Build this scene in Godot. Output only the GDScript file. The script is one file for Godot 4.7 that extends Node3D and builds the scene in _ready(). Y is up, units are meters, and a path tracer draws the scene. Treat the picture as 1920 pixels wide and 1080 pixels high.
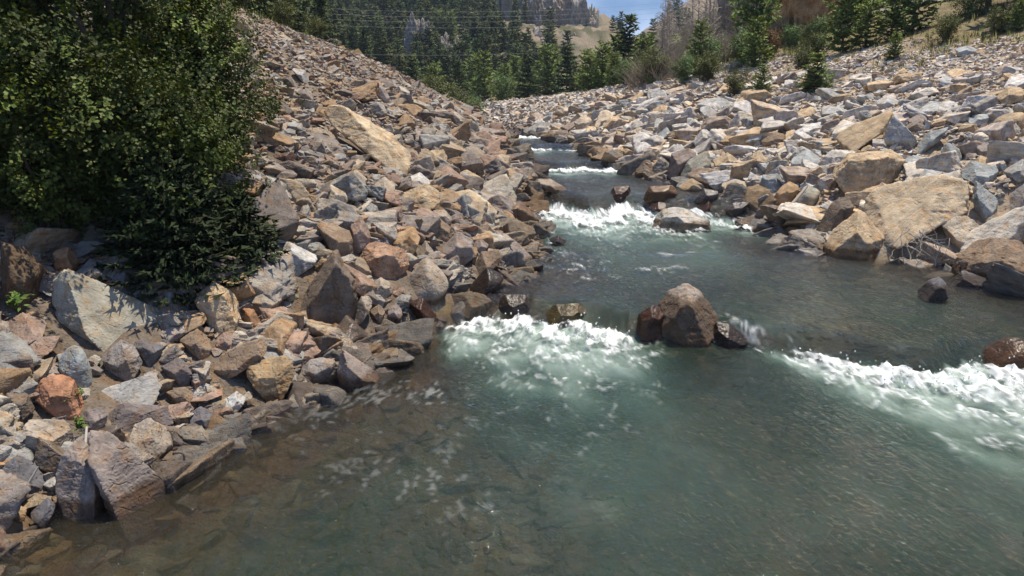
extends Node3D

# ---------------------------------------------------------------- river tables (metres; first value distance upstream of the camera or x, second x, distance or height)
var XL := lut([Vector2(0, -7.5), Vector2(4, -5.2), Vector2(5.3, -4.4), Vector2(6, -3.75), Vector2(6.6, -3.5), Vector2(7.4, -3.35), Vector2(8, -2.8), Vector2(8.6, -2.4), Vector2(10, -2.05), Vector2(11.2, -1.25), Vector2(12.9, -0.15), Vector2(14.9, 0.22), Vector2(16.7, 0.05), Vector2(19.4, 0.45), Vector2(20.8, 0.05), Vector2(22.8, 0.5), Vector2(25, 0.35), Vector2(29, -0.05), Vector2(38, -0.45), Vector2(46, -0.8), Vector2(54, -1.6), Vector2(62, -4), Vector2(72, -10), Vector2(90, -26)], 0.0, 100.0)
var XR := lut([Vector2(0, 11), Vector2(12.5, 9.5), Vector2(13.8, 9.1), Vector2(14.6, 8.4), Vector2(15.2, 7.1), Vector2(17.6, 6.95), Vector2(19.4, 7.1), Vector2(20.8, 6.9), Vector2(23.3, 6.3), Vector2(27, 5.5), Vector2(31, 4.5), Vector2(36, 4.2), Vector2(38, 3.5), Vector2(42.5, 2.7), Vector2(46, 1.6), Vector2(54, 0.9), Vector2(62, -0.8), Vector2(72, -6), Vector2(90, -21)], 0.0, 100.0)
var W1 := lut([Vector2(-2, 10.4), Vector2(-1.1, 11.1), Vector2(-0.95, 11.25), Vector2(-0.3, 11.7), Vector2(0.4, 11.5), Vector2(1.2, 11.25), Vector2(1.85, 10.8), Vector2(2.5, 10.55), Vector2(3.5, 10.4), Vector2(4, 10), Vector2(4.5, 9.65), Vector2(5, 9.3), Vector2(5.6, 9), Vector2(6.4, 9.45), Vector2(7, 9.25), Vector2(10, 9)], -10.0, 15.0)
var W2 := lut([Vector2(-1, 20.8), Vector2(0, 21.4), Vector2(0.5, 22.2), Vector2(1.2, 22.9), Vector2(1.8, 22.2), Vector2(2.3, 21), Vector2(2.8, 21.6), Vector2(3.4, 22.5), Vector2(4.1, 21.7), Vector2(4.7, 20.6), Vector2(5.3, 21.2), Vector2(6, 20.2), Vector2(7, 19.6)], -10.0, 15.0)
var W3 := lut([Vector2(-1, 30.4), Vector2(0.3, 29.6), Vector2(0.9, 30.6), Vector2(1.6, 29.9), Vector2(2.2, 29.3), Vector2(3, 30.5), Vector2(3.8, 29.6), Vector2(5, 30.4)], -10.0, 15.0)
var W4 := lut([Vector2(-1, 39.5), Vector2(0, 38.2), Vector2(0.7, 39.2), Vector2(1.4, 37.6), Vector2(2.2, 38.4), Vector2(3, 37), Vector2(6, 37.5)], -10.0, 15.0)
var HL := lut([Vector2(0, 7.4), Vector2(30, 7.4), Vector2(50, 6.6), Vector2(65, 4.2), Vector2(80, 3.2), Vector2(100, 3.2)], 0.0, 100.0)
var HR := lut([Vector2(0, 5.3), Vector2(38, 5), Vector2(60, 4.7), Vector2(85, 3), Vector2(100, 3)], 0.0, 100.0)

var rng := RandomNumberGenerator.new()
var used := {}
var labels := {}
var ico := {}
var M := {}
var boulders: Array = []          # [pos, radius, nick]
var n_fbm := FastNoiseLite.new()
var n_fine := FastNoiseLite.new()
var n_cell := FastNoiseLite.new()
var n_ridge := FastNoiseLite.new()
var n_big := FastNoiseLite.new()
var n_crack := FastNoiseLite.new()

func lut(t: Array, a: float, b: float) -> Dictionary:
	var n := int((b - a) / 0.05) + 1
	var v := PackedFloat32Array()
	v.resize(n)
	var k := 0
	for i in n:
		var x := a + i * 0.05
		while k < t.size() - 2 and x > t[k + 1].x:
			k += 1
		var p: Vector2 = t[k]
		var q: Vector2 = t[k + 1]
		v[i] = lerpf(p.y, q.y, clampf((x - p.x) / (q.x - p.x), 0.0, 1.0))
	return {"a": a, "n": n - 1, "v": v}

func tab(t: Dictionary, x: float) -> float:
	var f: float = clampf((x - t.a) * 20.0, 0.0, t.n - 0.001)
	var i := int(f)
	var v: PackedFloat32Array = t.v
	return v[i] + (v[i + 1] - v[i]) * (f - i)

func ss(t: float) -> float:
	t = clampf(t, 0.0, 1.0)
	return t * t * (3.0 - 2.0 * t)

func smin(a: float, b: float, k: float) -> float:
	var h := clampf(0.5 + 0.5 * (b - a) / k, 0.0, 1.0)
	return b + (a - b) * h - k * h * (1.0 - h)

# water level: pools joined by rapids
func level(x: float, D: float) -> float:
	return 0.32 * ss((D - tab(W1, x) + 0.5) / 0.6) + 0.58 * ss((D - tab(W2, x) + 1.3) / 1.45) + 0.35 * ss((D - tab(W3, x) + 0.6) / 0.7) + 0.3 * ss((D - tab(W4, x) + 1.0) / 1.2) + 0.3 * ss((D - 44.0) / 8.0)

# ground height: river bed, banks, benches, mountains
func bank(x: float, D: float) -> float:
	var xl := tab(XL, D)
	var xr := tab(XR, D)
	var l := xl - x
	var r := x - xr
	var w := level(clampf(x, xl, xr), D)
	if l > 0.0:
		var C := tab(HL, D) - w
		var sl := 0.43 + 0.14 * ss((D - 9.0) / 6.0)
		return w + smin(sl * l, C + 0.15 * (l - C / sl), 0.8)
	if r > 0.0:
		var C := tab(HR, D) - w
		return w + smin(0.44 * r, C + lerpf(0.32, 0.05, ss((D - 44.0) / 24.0)) * (r - C / 0.44), 0.8)
	return w - minf(0.8, 0.1 + 0.3 * minf(-l, -r))

func land(x: float, D: float) -> float:
	var h := bank(x, D)
	var m := -50.0
	# wooded slope behind the left bench
	m = maxf(m, 4.0 + 0.5 * (-15.0 - x) + 0.02 * D)
	if D > 60.0:
		# far hillside that closes the valley on the left and ends in a cliffy knoll
		var edge := 0.136 * D
		var cap := 28.0 + (edge - x) * 0.42 if x < edge else 28.0 - (x - edge) * 3.0
		m = maxf(m, 2.6 + minf(0.235 * (D - 108.0 - 0.3 * maxf(x, -8.0)), cap))
		# far right ridge
		var cap2 := 30.0 + (x - 53.0) * 0.67 if x > 53.0 else 30.0 - (53.0 - x) * 1.6
		m = maxf(m, minf(0.25 * (D - 120.0), cap2))
		m = maxf(m, minf(0.15 * (D - 150.0), 28.0))
	if D > 42.0:
		# slope of dead trees on the right
		m = maxf(m, lerpf(-4.0, 4.0 + 0.6 * (x - 9.6 - 0.1 * maxf(0.0, D - 90.0)), ss((D - 42.0) / 16.0)))
	if m > h - 3.0:
		var rough := n_big.get_noise_2d(x * 1.3, D * 1.3)
		var rid := absf(n_fbm.get_noise_2d(x * 0.16, D * 0.16))
		h = -smin(-h, -(m + rough * 0.03 * minf(D, 100.0) - rid * 0.025 * minf(D, 160.0)), 1.5)
	return h

var FB := lut([Vector2(-1.35, 0), Vector2(-1.0, 0.8), Vector2(-0.3, 1.0), Vector2(1.6, 1.0), Vector2(2.1, 0.45), Vector2(2.5, 0.0), Vector2(3.45, 0.0), Vector2(3.9, 0.75), Vector2(4.6, 1.0), Vector2(6.0, 1.05), Vector2(12, 1.05)], -10.0, 15.0)
var FL := lut([Vector2(-1.2, 0.5), Vector2(-0.2, 1.3), Vector2(0.8, 1.5), Vector2(1.7, 0.9), Vector2(2.4, 0.3), Vector2(3.5, 0.3), Vector2(4.2, 0.8), Vector2(5.2, 1.25), Vector2(12, 1.4)], -10.0, 15.0)

# how broken the water is: 1 in the white of a rapid, fading downstream over «reach» times its length
func rapid(x: float, D: float, reach: float) -> float:
	var f := 0.0
	var t := tab(W1, x) - D
	if t > 0.0 and t < 9.0:
		var k := tab(FB, x - 0.13 * (t - 0.5)) if x < 3.0 else tab(FB, x - 0.10 * (t - 0.5))
		f = k * ss((t - 0.3) / 0.22) * exp(-maxf(t - 0.75, 0.0) / (tab(FL, x) * reach))
	t = tab(W2, x) - D
	if t > 0.0 and t < 9.0:
		f = maxf(f, lerpf(1.15, 0.8, ss((x - 4.0) / 2.0)) * ss((t - 0.55) / 0.5) * exp(-maxf(t - 1.9, 0.0) / (lerpf(1.7, 0.55, ss((x - 4.2) / 1.5)) * reach)))
	t = tab(W3, x) - D
	if t > 0.0 and t < 6.0:
		f = maxf(f, 1.45 * ss((t - 0.35) / 0.3) * exp(-maxf(t - 1.0, 0.0) / (0.5 * reach)))
	t = tab(W4, x) - D
	if t > 0.0 and t < 7.0:
		f = maxf(f, 1.4 * ss((t - 0.5) / 0.5) * exp(-maxf(t - 1.0, 0.0) / (0.8 * reach)) * (1.0 - 0.6 * ss((x - 1.0) / 1.5)))
	if D > 43.0:
		f = maxf(f, 0.9 * ss((D - 43.0) / 1.0) * ss((47.0 - D) / 2.0))
	return f

func blob(x: float, D: float, cx: float, cd: float, rx: float, rd: float) -> float:
	var p := (x - cx) / rx
	var q := (D - cd) / rd
	return exp(-(p * p + q * q))

func foam_at(x: float, D: float) -> float:
	var f := rapid(x, D, 1.4)
	# white line streaming off the shoulder of the lone boulder, broken water in midstream, specks in the left eddy
	var q := Vector2(x - 3.5, D - 10.3)
	f = maxf(f, 0.5 * exp(-absf(q.x * 0.75 + q.y * 0.66) / 0.22) * exp(-pow((q.x * 0.66 - q.y * 0.75) / 1.2, 2.0)))
	f = maxf(f, 0.50 * blob(x, D, 3.0, 13.4, 0.6, 0.6))
	f = maxf(f, 0.45 * blob(x, D, 3.6, 15.0, 0.8, 0.35))
	f = maxf(f, 0.44 * blob(x, D, 1.2, 14.0, 1.1, 1.6))
	f = maxf(f, 0.6 * blob(x, D, 1.0, 16.4, 0.25, 0.3))
	return f

# ---------------------------------------------------------------- naming
func numbered(called: String) -> String:
	var k: int = used.get(called, 0)
	used[called] = k + 1
	return called if k == 0 else "%s_%03d" % [called, k]

func tag(o: Node, label: String, category: String, group := "", kind := "") -> Node:
	if label: o.set_meta("label", label)
	if category: o.set_meta("category", category)
	if group: o.set_meta("group", group)
	if kind: o.set_meta("kind", kind)
	return o

func base(called: String, at := Vector3.ZERO, turn := 0.0) -> Node3D:
	var o := Node3D.new()
	o.name = numbered(called)
	add_child(o, true)
	o.position = at
	o.rotation.y = turn
	return o

func build(mesh: Mesh, called: String, m: Material, parent: Node = null) -> MeshInstance3D:
	var o := MeshInstance3D.new()
	o.mesh = mesh
	o.material_override = m
	if parent == null:
		o.name = numbered(called)
		add_child(o, true)
	else:
		o.name = called
		parent.add_child(o, true)
	return o

func scatter(mesh: Mesh, called: String, m: Material, at: Array, tint: Array, parent: Node) -> MultiMeshInstance3D:
	var mm := MultiMesh.new()
	mm.transform_format = MultiMesh.TRANSFORM_3D
	mm.use_colors = true
	mm.mesh = mesh
	mm.instance_count = at.size()
	for i in at.size():
		mm.set_instance_transform(i, at[i])
		mm.set_instance_color(i, tint[i])
	var o := MultiMeshInstance3D.new()
	o.multimesh = mm
	o.material_override = m
	o.name = called
	parent.add_child(o, true)
	o.set_meta("kind", "stuff")
	return o

func mesh_of(v: PackedVector3Array, n: PackedVector3Array, f: PackedInt32Array, c := PackedColorArray(), uv := PackedVector2Array()) -> ArrayMesh:
	var a := []
	a.resize(Mesh.ARRAY_MAX)
	a[Mesh.ARRAY_VERTEX] = v
	a[Mesh.ARRAY_NORMAL] = n
	a[Mesh.ARRAY_INDEX] = f
	if c.size(): a[Mesh.ARRAY_COLOR] = c
	if uv.size(): a[Mesh.ARRAY_TEX_UV] = uv
	var m := ArrayMesh.new()
	m.add_surface_from_arrays(Mesh.PRIMITIVE_TRIANGLES, a)
	return m

func normals_of(v: PackedVector3Array, f: PackedInt32Array) -> PackedVector3Array:
	var n := PackedVector3Array()
	n.resize(v.size())
	for i in range(0, f.size(), 3):
		var a := v[f[i]]
		var k := (v[f[i + 2]] - a).cross(v[f[i + 1]] - a)
		n[f[i]] += k
		n[f[i + 1]] += k
		n[f[i + 2]] += k
	for i in n.size():
		n[i] = n[i].normalized()
	return n

# ---------------------------------------------------------------- textures and materials
func noise(kind: int, freq: float, seed_: int, oct := 4) -> FastNoiseLite:
	var n := FastNoiseLite.new()
	n.noise_type = kind
	n.frequency = freq
	n.seed = seed_
	n.fractal_octaves = oct
	return n

func bytes_of(n: FastNoiseLite, w: int, h: int, to_w := 0, to_h := 0) -> PackedByteArray:
	var im := n.get_seamless_image(w, h)
	if to_w: im.resize(to_w, to_h, Image.INTERPOLATE_CUBIC)
	im.convert(Image.FORMAT_L8)
	return im.get_data()

func textures() -> void:
	var S := 1024
	var a := bytes_of(noise(FastNoiseLite.TYPE_SIMPLEX_SMOOTH, 0.006, 3, 6), S, S)
	var st := bytes_of(noise(FastNoiseLite.TYPE_SIMPLEX_SMOOTH, 0.012, 9, 5), S, 256, S, S)
	var st2 := bytes_of(noise(FastNoiseLite.TYPE_SIMPLEX_SMOOTH, 0.02, 19, 5), 200, S, S, S)
	var fine := bytes_of(noise(FastNoiseLite.TYPE_SIMPLEX_SMOOTH, 0.07, 5, 4), S, S)
	var blot := bytes_of(noise(FastNoiseLite.TYPE_SIMPLEX_SMOOTH, 0.011, 31, 5), S, S)
	var cel := noise(FastNoiseLite.TYPE_CELLULAR, 0.017, 8, 2)
	cel.cellular_return_type = FastNoiseLite.RETURN_DISTANCE2_SUB
	var cr := bytes_of(cel, S, S)
	var rd := noise(FastNoiseLite.TYPE_SIMPLEX_SMOOTH, 0.008, 71, 4)
	rd.fractal_type = FastNoiseLite.FRACTAL_RIDGED
	var vein := bytes_of(rd, S, S)
	var col := PackedByteArray()
	col.resize(S * S * 3)
	var hgt := PackedByteArray()
	hgt.resize(S * S)
	for i in S * S:
		var A := a[i] / 255.0
		var s := st2[i] / 255.0
		var f := fine[i] / 255.0
		var v := 0.70 + 0.55 * (A - 0.5) + 0.30 * (s - 0.5) + 0.34 * (f - 0.5)
		var rust := clampf((blot[i] / 255.0 - 0.54) * 6.0, 0.0, 1.0)
		var dark := clampf((0.30 - st[i] / 255.0) * 5.0, 0.0, 1.0) * 0.35
		var lich := clampf((f + A * 0.6 - 1.02) * 8.0, 0.0, 1.0) * 0.3
		v *= 1.0 - dark
		var crack := clampf((0.10 - cr[i] / 255.0) * 12.0, 0.0, 1.0)
		v *= 1.0 - 0.28 * crack
		var pale := clampf((vein[i] / 255.0 - 0.86) * 9.0, 0.0, 1.0) * 0.35
		var r := lerpf(lerpf(v, v * 1.06, rust), 0.92, pale + lich)
		var g := lerpf(lerpf(v, v * 0.90, rust), 0.90, pale + lich)
		var b := lerpf(lerpf(v, v * 0.74, rust), 0.84, pale + lich)
		col[i * 3] = clampi(int(pow(r * 1.12, 0.5) * 255.0), 20, 255)
		col[i * 3 + 1] = clampi(int(pow(g * 1.12, 0.5) * 255.0), 20, 255)
		col[i * 3 + 2] = clampi(int(pow(b * 1.12, 0.5) * 255.0), 16, 255)
		hgt[i] = clampi(int((0.55 * A + 0.32 * s + 0.15 * f - 0.22 * crack + 0.1) * 230.0), 0, 255)
	M.rock_tex = ImageTexture.create_from_image(Image.create_from_data(S, S, false, Image.FORMAT_RGB8, col))
	M.rock_h = ImageTexture.create_from_image(Image.create_from_data(S, S, false, Image.FORMAT_L8, hgt))
	# ripples: two directions of short crests over a longer swell
	var T := 1024
	var p := bytes_of(noise(FastNoiseLite.TYPE_SIMPLEX_SMOOTH, 0.012, 41, 5), T, 512, T, T)
	var q := bytes_of(noise(FastNoiseLite.TYPE_SIMPLEX_SMOOTH, 0.03, 43, 4), 600, T, T, T)
	var rr := noise(FastNoiseLite.TYPE_SIMPLEX_SMOOTH, 0.012, 47, 3)
	rr.fractal_type = FastNoiseLite.FRACTAL_RIDGED
	rr.domain_warp_enabled = true
	rr.domain_warp_amplitude = 40.0
	var w := bytes_of(rr, T, 640, T, T)
	var rip := PackedByteArray()
	rip.resize(T * T)
	for i in T * T:
		rip[i] = clampi(int(p[i] * 0.5 + q[i] * 0.22 + w[i] * 0.28), 0, 255)
	M.ripple = ImageTexture.create_from_image(Image.create_from_data(T, T, false, Image.FORMAT_L8, rip))

func rock_material(c: Color, rough := 0.88, tile := 0.36, relief := 4.0) -> StandardMaterial3D:
	var m := StandardMaterial3D.new()
	m.albedo_color = c.linear_to_srgb()
	m.albedo_texture = M.rock_tex
	m.vertex_color_use_as_albedo = true
	m.roughness = rough
	m.metallic_specular = 0.35
	m.uv1_triplanar = true
	m.uv1_world_triplanar = true
	m.uv1_scale = Vector3(tile, tile, tile)
	m.uv1_triplanar_sharpness = 4.0
	m.heightmap_enabled = true
	m.heightmap_texture = M.rock_h
	m.heightmap_scale = relief
	return m

func plain(c: Color, rough := 0.9, back := 0.0) -> StandardMaterial3D:
	var m := StandardMaterial3D.new()
	m.albedo_color = c.linear_to_srgb()
	m.roughness = rough
	m.metallic_specular = 0.3
	m.vertex_color_use_as_albedo = true
	m.cull_mode = BaseMaterial3D.CULL_DISABLED
	if back > 0.0:
		m.backlight_enabled = true
		m.backlight = Color(back, back, back * 0.5)
	return m

const TINT := {
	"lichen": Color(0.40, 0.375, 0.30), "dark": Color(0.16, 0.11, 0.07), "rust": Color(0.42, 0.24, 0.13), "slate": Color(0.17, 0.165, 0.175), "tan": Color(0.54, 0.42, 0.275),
	"greytan": Color(0.40, 0.34, 0.27), "olive": Color(0.42, 0.38, 0.26), "pale": Color(0.56, 0.55, 0.52), "umber": Color(0.20, 0.16, 0.125), "brown": Color(0.29, 0.215, 0.15),
	"pink": Color(0.36, 0.265, 0.21), "salmon": Color(0.42, 0.275, 0.19), "ochre": Color(0.48, 0.33, 0.19), "ochredark": Color(0.36, 0.26, 0.15), "mauve": Color(0.33, 0.275, 0.24),
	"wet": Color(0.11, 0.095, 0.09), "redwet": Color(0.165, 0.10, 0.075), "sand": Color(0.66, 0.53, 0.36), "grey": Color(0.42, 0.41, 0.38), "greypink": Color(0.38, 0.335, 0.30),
	"palesand": Color(0.56, 0.48, 0.37), "blue": Color(0.36, 0.385, 0.38), "bluepale": Color(0.46, 0.49, 0.49), "greymauve": Color(0.32, 0.285, 0.255), "rustred": Color(0.42, 0.22, 0.13),
	"mauvedark": Color(0.225, 0.19, 0.175), "moss": Color(0.24, 0.21, 0.10), "umberwet": Color(0.19, 0.12, 0.065), "halfpale": Color(0.55, 0.52, 0.46), "greyolive": Color(0.37, 0.36, 0.30), "greybrown": Color(0.36, 0.31, 0.26),
}

func rock_of(tint: String) -> StandardMaterial3D:
	var key := "rock " + tint
	if not M.has(key):
		M[key] = rock_material(TINT[tint], 0.35 if "wet" in tint or tint == "moss" else 0.88)
	return M[key]

# ---------------------------------------------------------------- rocks
func icosphere(lvl: int) -> Array:
	if ico.has(lvl):
		return ico[lvl]
	var v := PackedVector3Array()
	var f := PackedInt32Array()
	if lvl == 0:
		var g := (1.0 + sqrt(5.0)) / 2.0
		for p in [Vector3(-1, g, 0), Vector3(1, g, 0), Vector3(-1, -g, 0), Vector3(1, -g, 0), Vector3(0, -1, g), Vector3(0, 1, g), Vector3(0, -1, -g), Vector3(0, 1, -g), Vector3(g, 0, -1), Vector3(g, 0, 1), Vector3(-g, 0, -1), Vector3(-g, 0, 1)]:
			v.append(p.normalized())
		for t in ["0 5 11", "0 1 5", "0 7 1", "0 10 7", "0 11 10", "1 9 5", "5 4 11", "11 2 10", "10 6 7", "7 8 1", "3 4 9", "3 2 4", "3 6 2", "3 8 6", "3 9 8", "4 5 9", "2 11 4", "6 10 2", "8 7 6", "9 1 8"]:
			var s: PackedStringArray = t.split(" ")
			f.append_array([int(s[0]), int(s[1]), int(s[2])])
	else:
		var up: Array = icosphere(lvl - 1)
		v = up[0].duplicate()
		var mid := {}
		var uf: PackedInt32Array = up[1]
		for i in range(0, uf.size(), 3):
			var k := [0, 0, 0]
			for e in 3:
				var a := uf[i + e]
				var b := uf[i + (e + 1) % 3]
				var key := mini(a, b) * 100000 + maxi(a, b)
				if not mid.has(key):
					mid[key] = v.size()
					v.append(((v[a] + v[b]) * 0.5).normalized())
				k[e] = mid[key]
			f.append_array([uf[i], k[0], k[2], uf[i + 1], k[1], k[0], uf[i + 2], k[2], k[1], k[0], k[1], k[2]])
	ico[lvl] = [v, f]
	return ico[lvl]

# A body bounded by planes (normal, distance from the middle), its faces a little uneven and its edges broken
func hewn(c: Vector3, size: Vector3, normal: PackedVector3Array, dist: PackedFloat32Array, lvl: int, soft: bool, seed_: int, wet := -99.0) -> ArrayMesh:
	var s := icosphere(lvl)
	var dirs: PackedVector3Array = s[0]
	var f: PackedInt32Array = s[1]
	var v := PackedVector3Array()
	v.resize(dirs.size())
	var col := PackedColorArray()
	col.resize(dirs.size())
	var off := Vector3(seed_ * 7.31, seed_ * 3.77, seed_ * 1.93)
	var big := (size.x + size.y + size.z) / 3.0
	var n := normal.size()
	for i in dirs.size():
		var d := dirs[i] * size
		var r := 1e9
		if soft:
			var t := 0.0
			for k in n:
				var q := normal[k].dot(d) / dist[k]
				if q > 0.0:
					var q2 := q * q
					t += q2 * q2 * q2
			r = pow(t, -1.0 / 6.0)
		else:
			var q1 := 1e-6
			for k in n:
				var q := normal[k].dot(d) / dist[k]
				if q > q1:
					q1 = q
			r = 1.0 / q1
		var p := d * r
		var w := p / big
		var cell := n_cell.get_noise_3dv(w * 1.5 + off)
		var bump := n_fbm.get_noise_3dv(w * 2.2 + off)
		var fine := n_fine.get_noise_3dv(w * 2.0 + off)
		var crack := 1.0 - ss((n_crack.get_noise_3dv(w * Vector3(1.0, 1.7, 1.0) * 1.3 + off) + 1.0) / 0.16)
		p *= 1.0 - 0.032 * crack * (0.5 if soft else 1.0)
		p *= 1.0 + (0.045 * cell + 0.05 * bump + 0.022 * fine) * (0.5 if soft else 1.0)
		v[i] = c + p
		var tone := 1.0 + 0.22 * n_fbm.get_noise_3dv(w * 0.8 + off * 1.7)
		var wetness := ss((wet + 0.10 * big * fine + 0.05 - v[i].y) / 0.10)
		var k2 := tone * (1.0 - 0.62 * wetness) * (1.0 - 0.22 * crack)
		col[i] = Color(k2, k2 * (1.0 - 0.16 * wetness), k2 * (1.0 - 0.30 * wetness))
	return mesh_of(v, normals_of(v, f), f, col)

# A craggy cliff: a rounded block riven by upright gullies and ledges
func crag_mesh(size: Vector3, seed_: int) -> ArrayMesh:
	var s := icosphere(5)
	var dirs: PackedVector3Array = s[0]
	var v := PackedVector3Array()
	var col := PackedColorArray()
	var off := Vector3(seed_ * 5.3, seed_ * 2.1, seed_ * 9.7)
	for d in dirs:
		var q := Vector3(d.x, d.y, d.z)
		var r := pow(pow(absf(q.x), 3.0) + pow(absf(q.y), 3.0) + pow(absf(q.z), 3.0), -1.0 / 3.0)
		var p := d * r
		var up := 1.0 - absf(n_ridge.get_noise_3d(p.x * 2.6 + off.x, p.y * 0.9 + off.y, p.z * 2.6 + off.z)) * 2.0
		var led := n_cell.get_noise_3d(p.x * 2.2 + off.y, p.y * 2.0 + off.z, p.z * 2.2 + off.x)
		var f := n_fbm.get_noise_3d(p.x * 3.0 + off.z, p.y * 2.2 + off.x, p.z * 3.0 + off.y)
		var g := n_fine.get_noise_3d(p.x * 2.4 + off.z, p.y * 1.6 + off.x, p.z * 2.4 + off.y)
		p *= 1.0 + 0.20 * up + 0.18 * led + 0.14 * f + 0.07 * g
		p.y += 0.4 * n_fbm.get_noise_2d(p.x * 0.9 + off.x, p.z * 0.9 + off.z) * maxf(p.y, 0.0) * 2.0
		v.append(p * size)
		var k := 0.85 + 0.3 * up * 0.5 + 0.35 * f
		var warm := clampf(0.5 + 1.2 * n_fbm.get_noise_3d(p.x + off.x, p.y * 0.6, p.z + off.z), 0.0, 1.0)
		col.append(Color(k * lerpf(0.98, 1.06, warm), k, k * lerpf(1.0, 0.90, warm)))
	return mesh_of(v, normals_of(v, s[1]), s[1], col)

func boulder(tint: String, label: String, nick: String, at: Vector3, turn: float, dep: float, outline: Array, opt: Array) -> void:
	rng.seed = 500 + boulders.size()
	var n := PackedVector3Array()
	var b := PackedFloat32Array()
	var lo := Vector2(1e9, 1e9)
	var hi := -lo
	for p in outline:
		lo = lo.min(p)
		hi = hi.max(p)
	var mid := (lo + hi) * 0.5
	var c := Vector3(mid.x, mid.y, 0)
	var top: float = opt[1]
	for i in outline.size():
		var p: Vector2 = outline[i]
		var q: Vector2 = outline[(i + 1) % outline.size()]
		var e := (q - p)
		if e.length() < 0.01:
			continue
		e = e.normalized()
		var o := Vector2(e.y, -e.x)
		var z0: float
		var tf: float
		if o.y > 0.3:
			z0 = -dep * rng.randf_range(0.2, 0.6)
			tf = top * rng.randf_range(0.7, 1.1)
		elif o.y < -0.5:
			z0 = 0.0
			tf = 0.1
		else:
			z0 = dep * rng.randf_range(-0.4, 0.3)
			tf = rng.randf_range(0.1, 0.7)
		for side in [tf, -rng.randf_range(0.15, 0.8)]:
			var N := Vector3(o.x, o.y, side).normalized()
			n.append(N)
			b.append(maxf(N.dot(Vector3(p.x, p.y, z0) - c), 0.03))
	var F := Vector3(rng.randf_range(-0.4, 0.4), rng.randf_range(0.0, 0.35) + float(opt[4]), 1.0).normalized()
	n.append(F)
	b.append(dep * 0.85)
	F = Vector3(-signf(F.x) * rng.randf_range(0.5, 0.9), rng.randf_range(-0.1, 0.4) + float(opt[4]), 1.0).normalized()
	n.append(F)
	b.append(dep * 0.9)
	n.append(Vector3(rng.randf_range(-0.3, 0.3), 0.1, -1.0).normalized())
	b.append(dep)
	var size := Vector3((hi.x - lo.x) * 0.5, (hi.y - lo.y) * 0.5, dep)
	var wet: float = opt[0]
	var bx := clampf(at.x, tab(XL, -at.z), tab(XR, -at.z))
	if wet < -5.0 and absf(bx - at.x) < 0.9:
		wet = level(bx, -at.z) + 0.09
	var mesh := hewn(c, size, n, b, int(opt[2]), opt[3] > 0.5, boulders.size() + 1, wet - at.y)
	var o := build(mesh, "boulder", rock_of(tint))
	o.position = at
	o.rotation.y = turn
	tag(o, label, "boulder")
	labels[label] = 1
	boulders.append([at + Vector3(0, mid.y, 0), maxf(size.x, size.z), nick, minf(size.x, size.z)])

func random_planes(count: int, flat: float) -> Array:
	var n := PackedVector3Array()
	var b := PackedFloat32Array()
	for i in 3:
		for s in [-1.0, 1.0]:
			var N := Vector3.ZERO
			N[i] = s
			N = (N + Vector3(rng.randfn(0, 0.22), rng.randfn(0, 0.22), rng.randfn(0, 0.22))).normalized()
			n.append(N)
			b.append(rng.randf_range(0.7, 1.0))
	for i in count:
		var N := Vector3(rng.randfn(), rng.randfn() * flat, rng.randfn()).normalized()
		n.append(N)
		b.append(rng.randf_range(0.62, 0.98))
	return [n, b]

# A small angular stone: a box cut by planes, flat faced
func chip(count: int) -> ArrayMesh:
	var pl := random_planes(count, 1.0)
	var faces: Array = []
	for i in 3:
		for s in [-1.0, 1.0]:
			var u := Vector3.ZERO
			var w := Vector3.ZERO
			var z := Vector3.ZERO
			z[i] = s * 1.5
			u[(i + 1) % 3] = 1.5
			w[(i + 2) % 3] = 1.5 * s
			faces.append(PackedVector3Array([z - u - w, z + u - w, z + u + w, z - u + w]))
	for k in pl[0].size():
		var N: Vector3 = pl[0][k]
		var d: float = pl[1][k] * 0.8
		var next: Array = []
		var rim := PackedVector3Array()
		for face: PackedVector3Array in faces:
			var out := PackedVector3Array()
			for i in face.size():
				var p := face[i]
				var q := face[(i + 1) % face.size()]
				var dp := N.dot(p) - d
				var dq := N.dot(q) - d
				if dp <= 0.0:
					out.append(p)
				if (dp < 0.0) != (dq < 0.0):
					var x := p.lerp(q, dp / (dp - dq))
					out.append(x)
					rim.append(x)
			if out.size() > 2:
				next.append(out)
		if rim.size() > 2:
			var mid := Vector3.ZERO
			for p in rim: mid += p
			mid /= rim.size()
			var ax := (rim[0] - mid).normalized()
			var ay := N.cross(ax)
			var order: Array = []
			for p in rim: order.append([atan2((p - mid).dot(ay), (p - mid).dot(ax)), p])
			order.sort_custom(func(x, y): return x[0] < y[0])
			var cap := PackedVector3Array()
			for e in order:
				if cap.is_empty() or cap[-1].distance_to(e[1]) > 1e-4: cap.append(e[1])
			if cap.size() > 2: next.append(cap)
		faces = next
	var v := PackedVector3Array()
	var nn := PackedVector3Array()
	var f := PackedInt32Array()
	for face: PackedVector3Array in faces:
		var mid := Vector3.ZERO
		for p in face: mid += p
		mid /= face.size()
		var N := Vector3.ZERO
		for i in face.size():
			N += (face[i] - mid).cross(face[(i + 1) % face.size()] - mid)
		if N.length() < 1e-6: continue
		N = N.normalized()
		var flip := N.dot(mid) < 0.0
		if flip: N = -N
		var at := v.size()
		for p in face:
			v.append(p)
			nn.append(N)
		for i in range(1, face.size() - 1):
			if flip: f.append_array([at, at + i, at + i + 1])
			else: f.append_array([at, at + i + 1, at + i])
	return mesh_of(v, nn, f)

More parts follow.
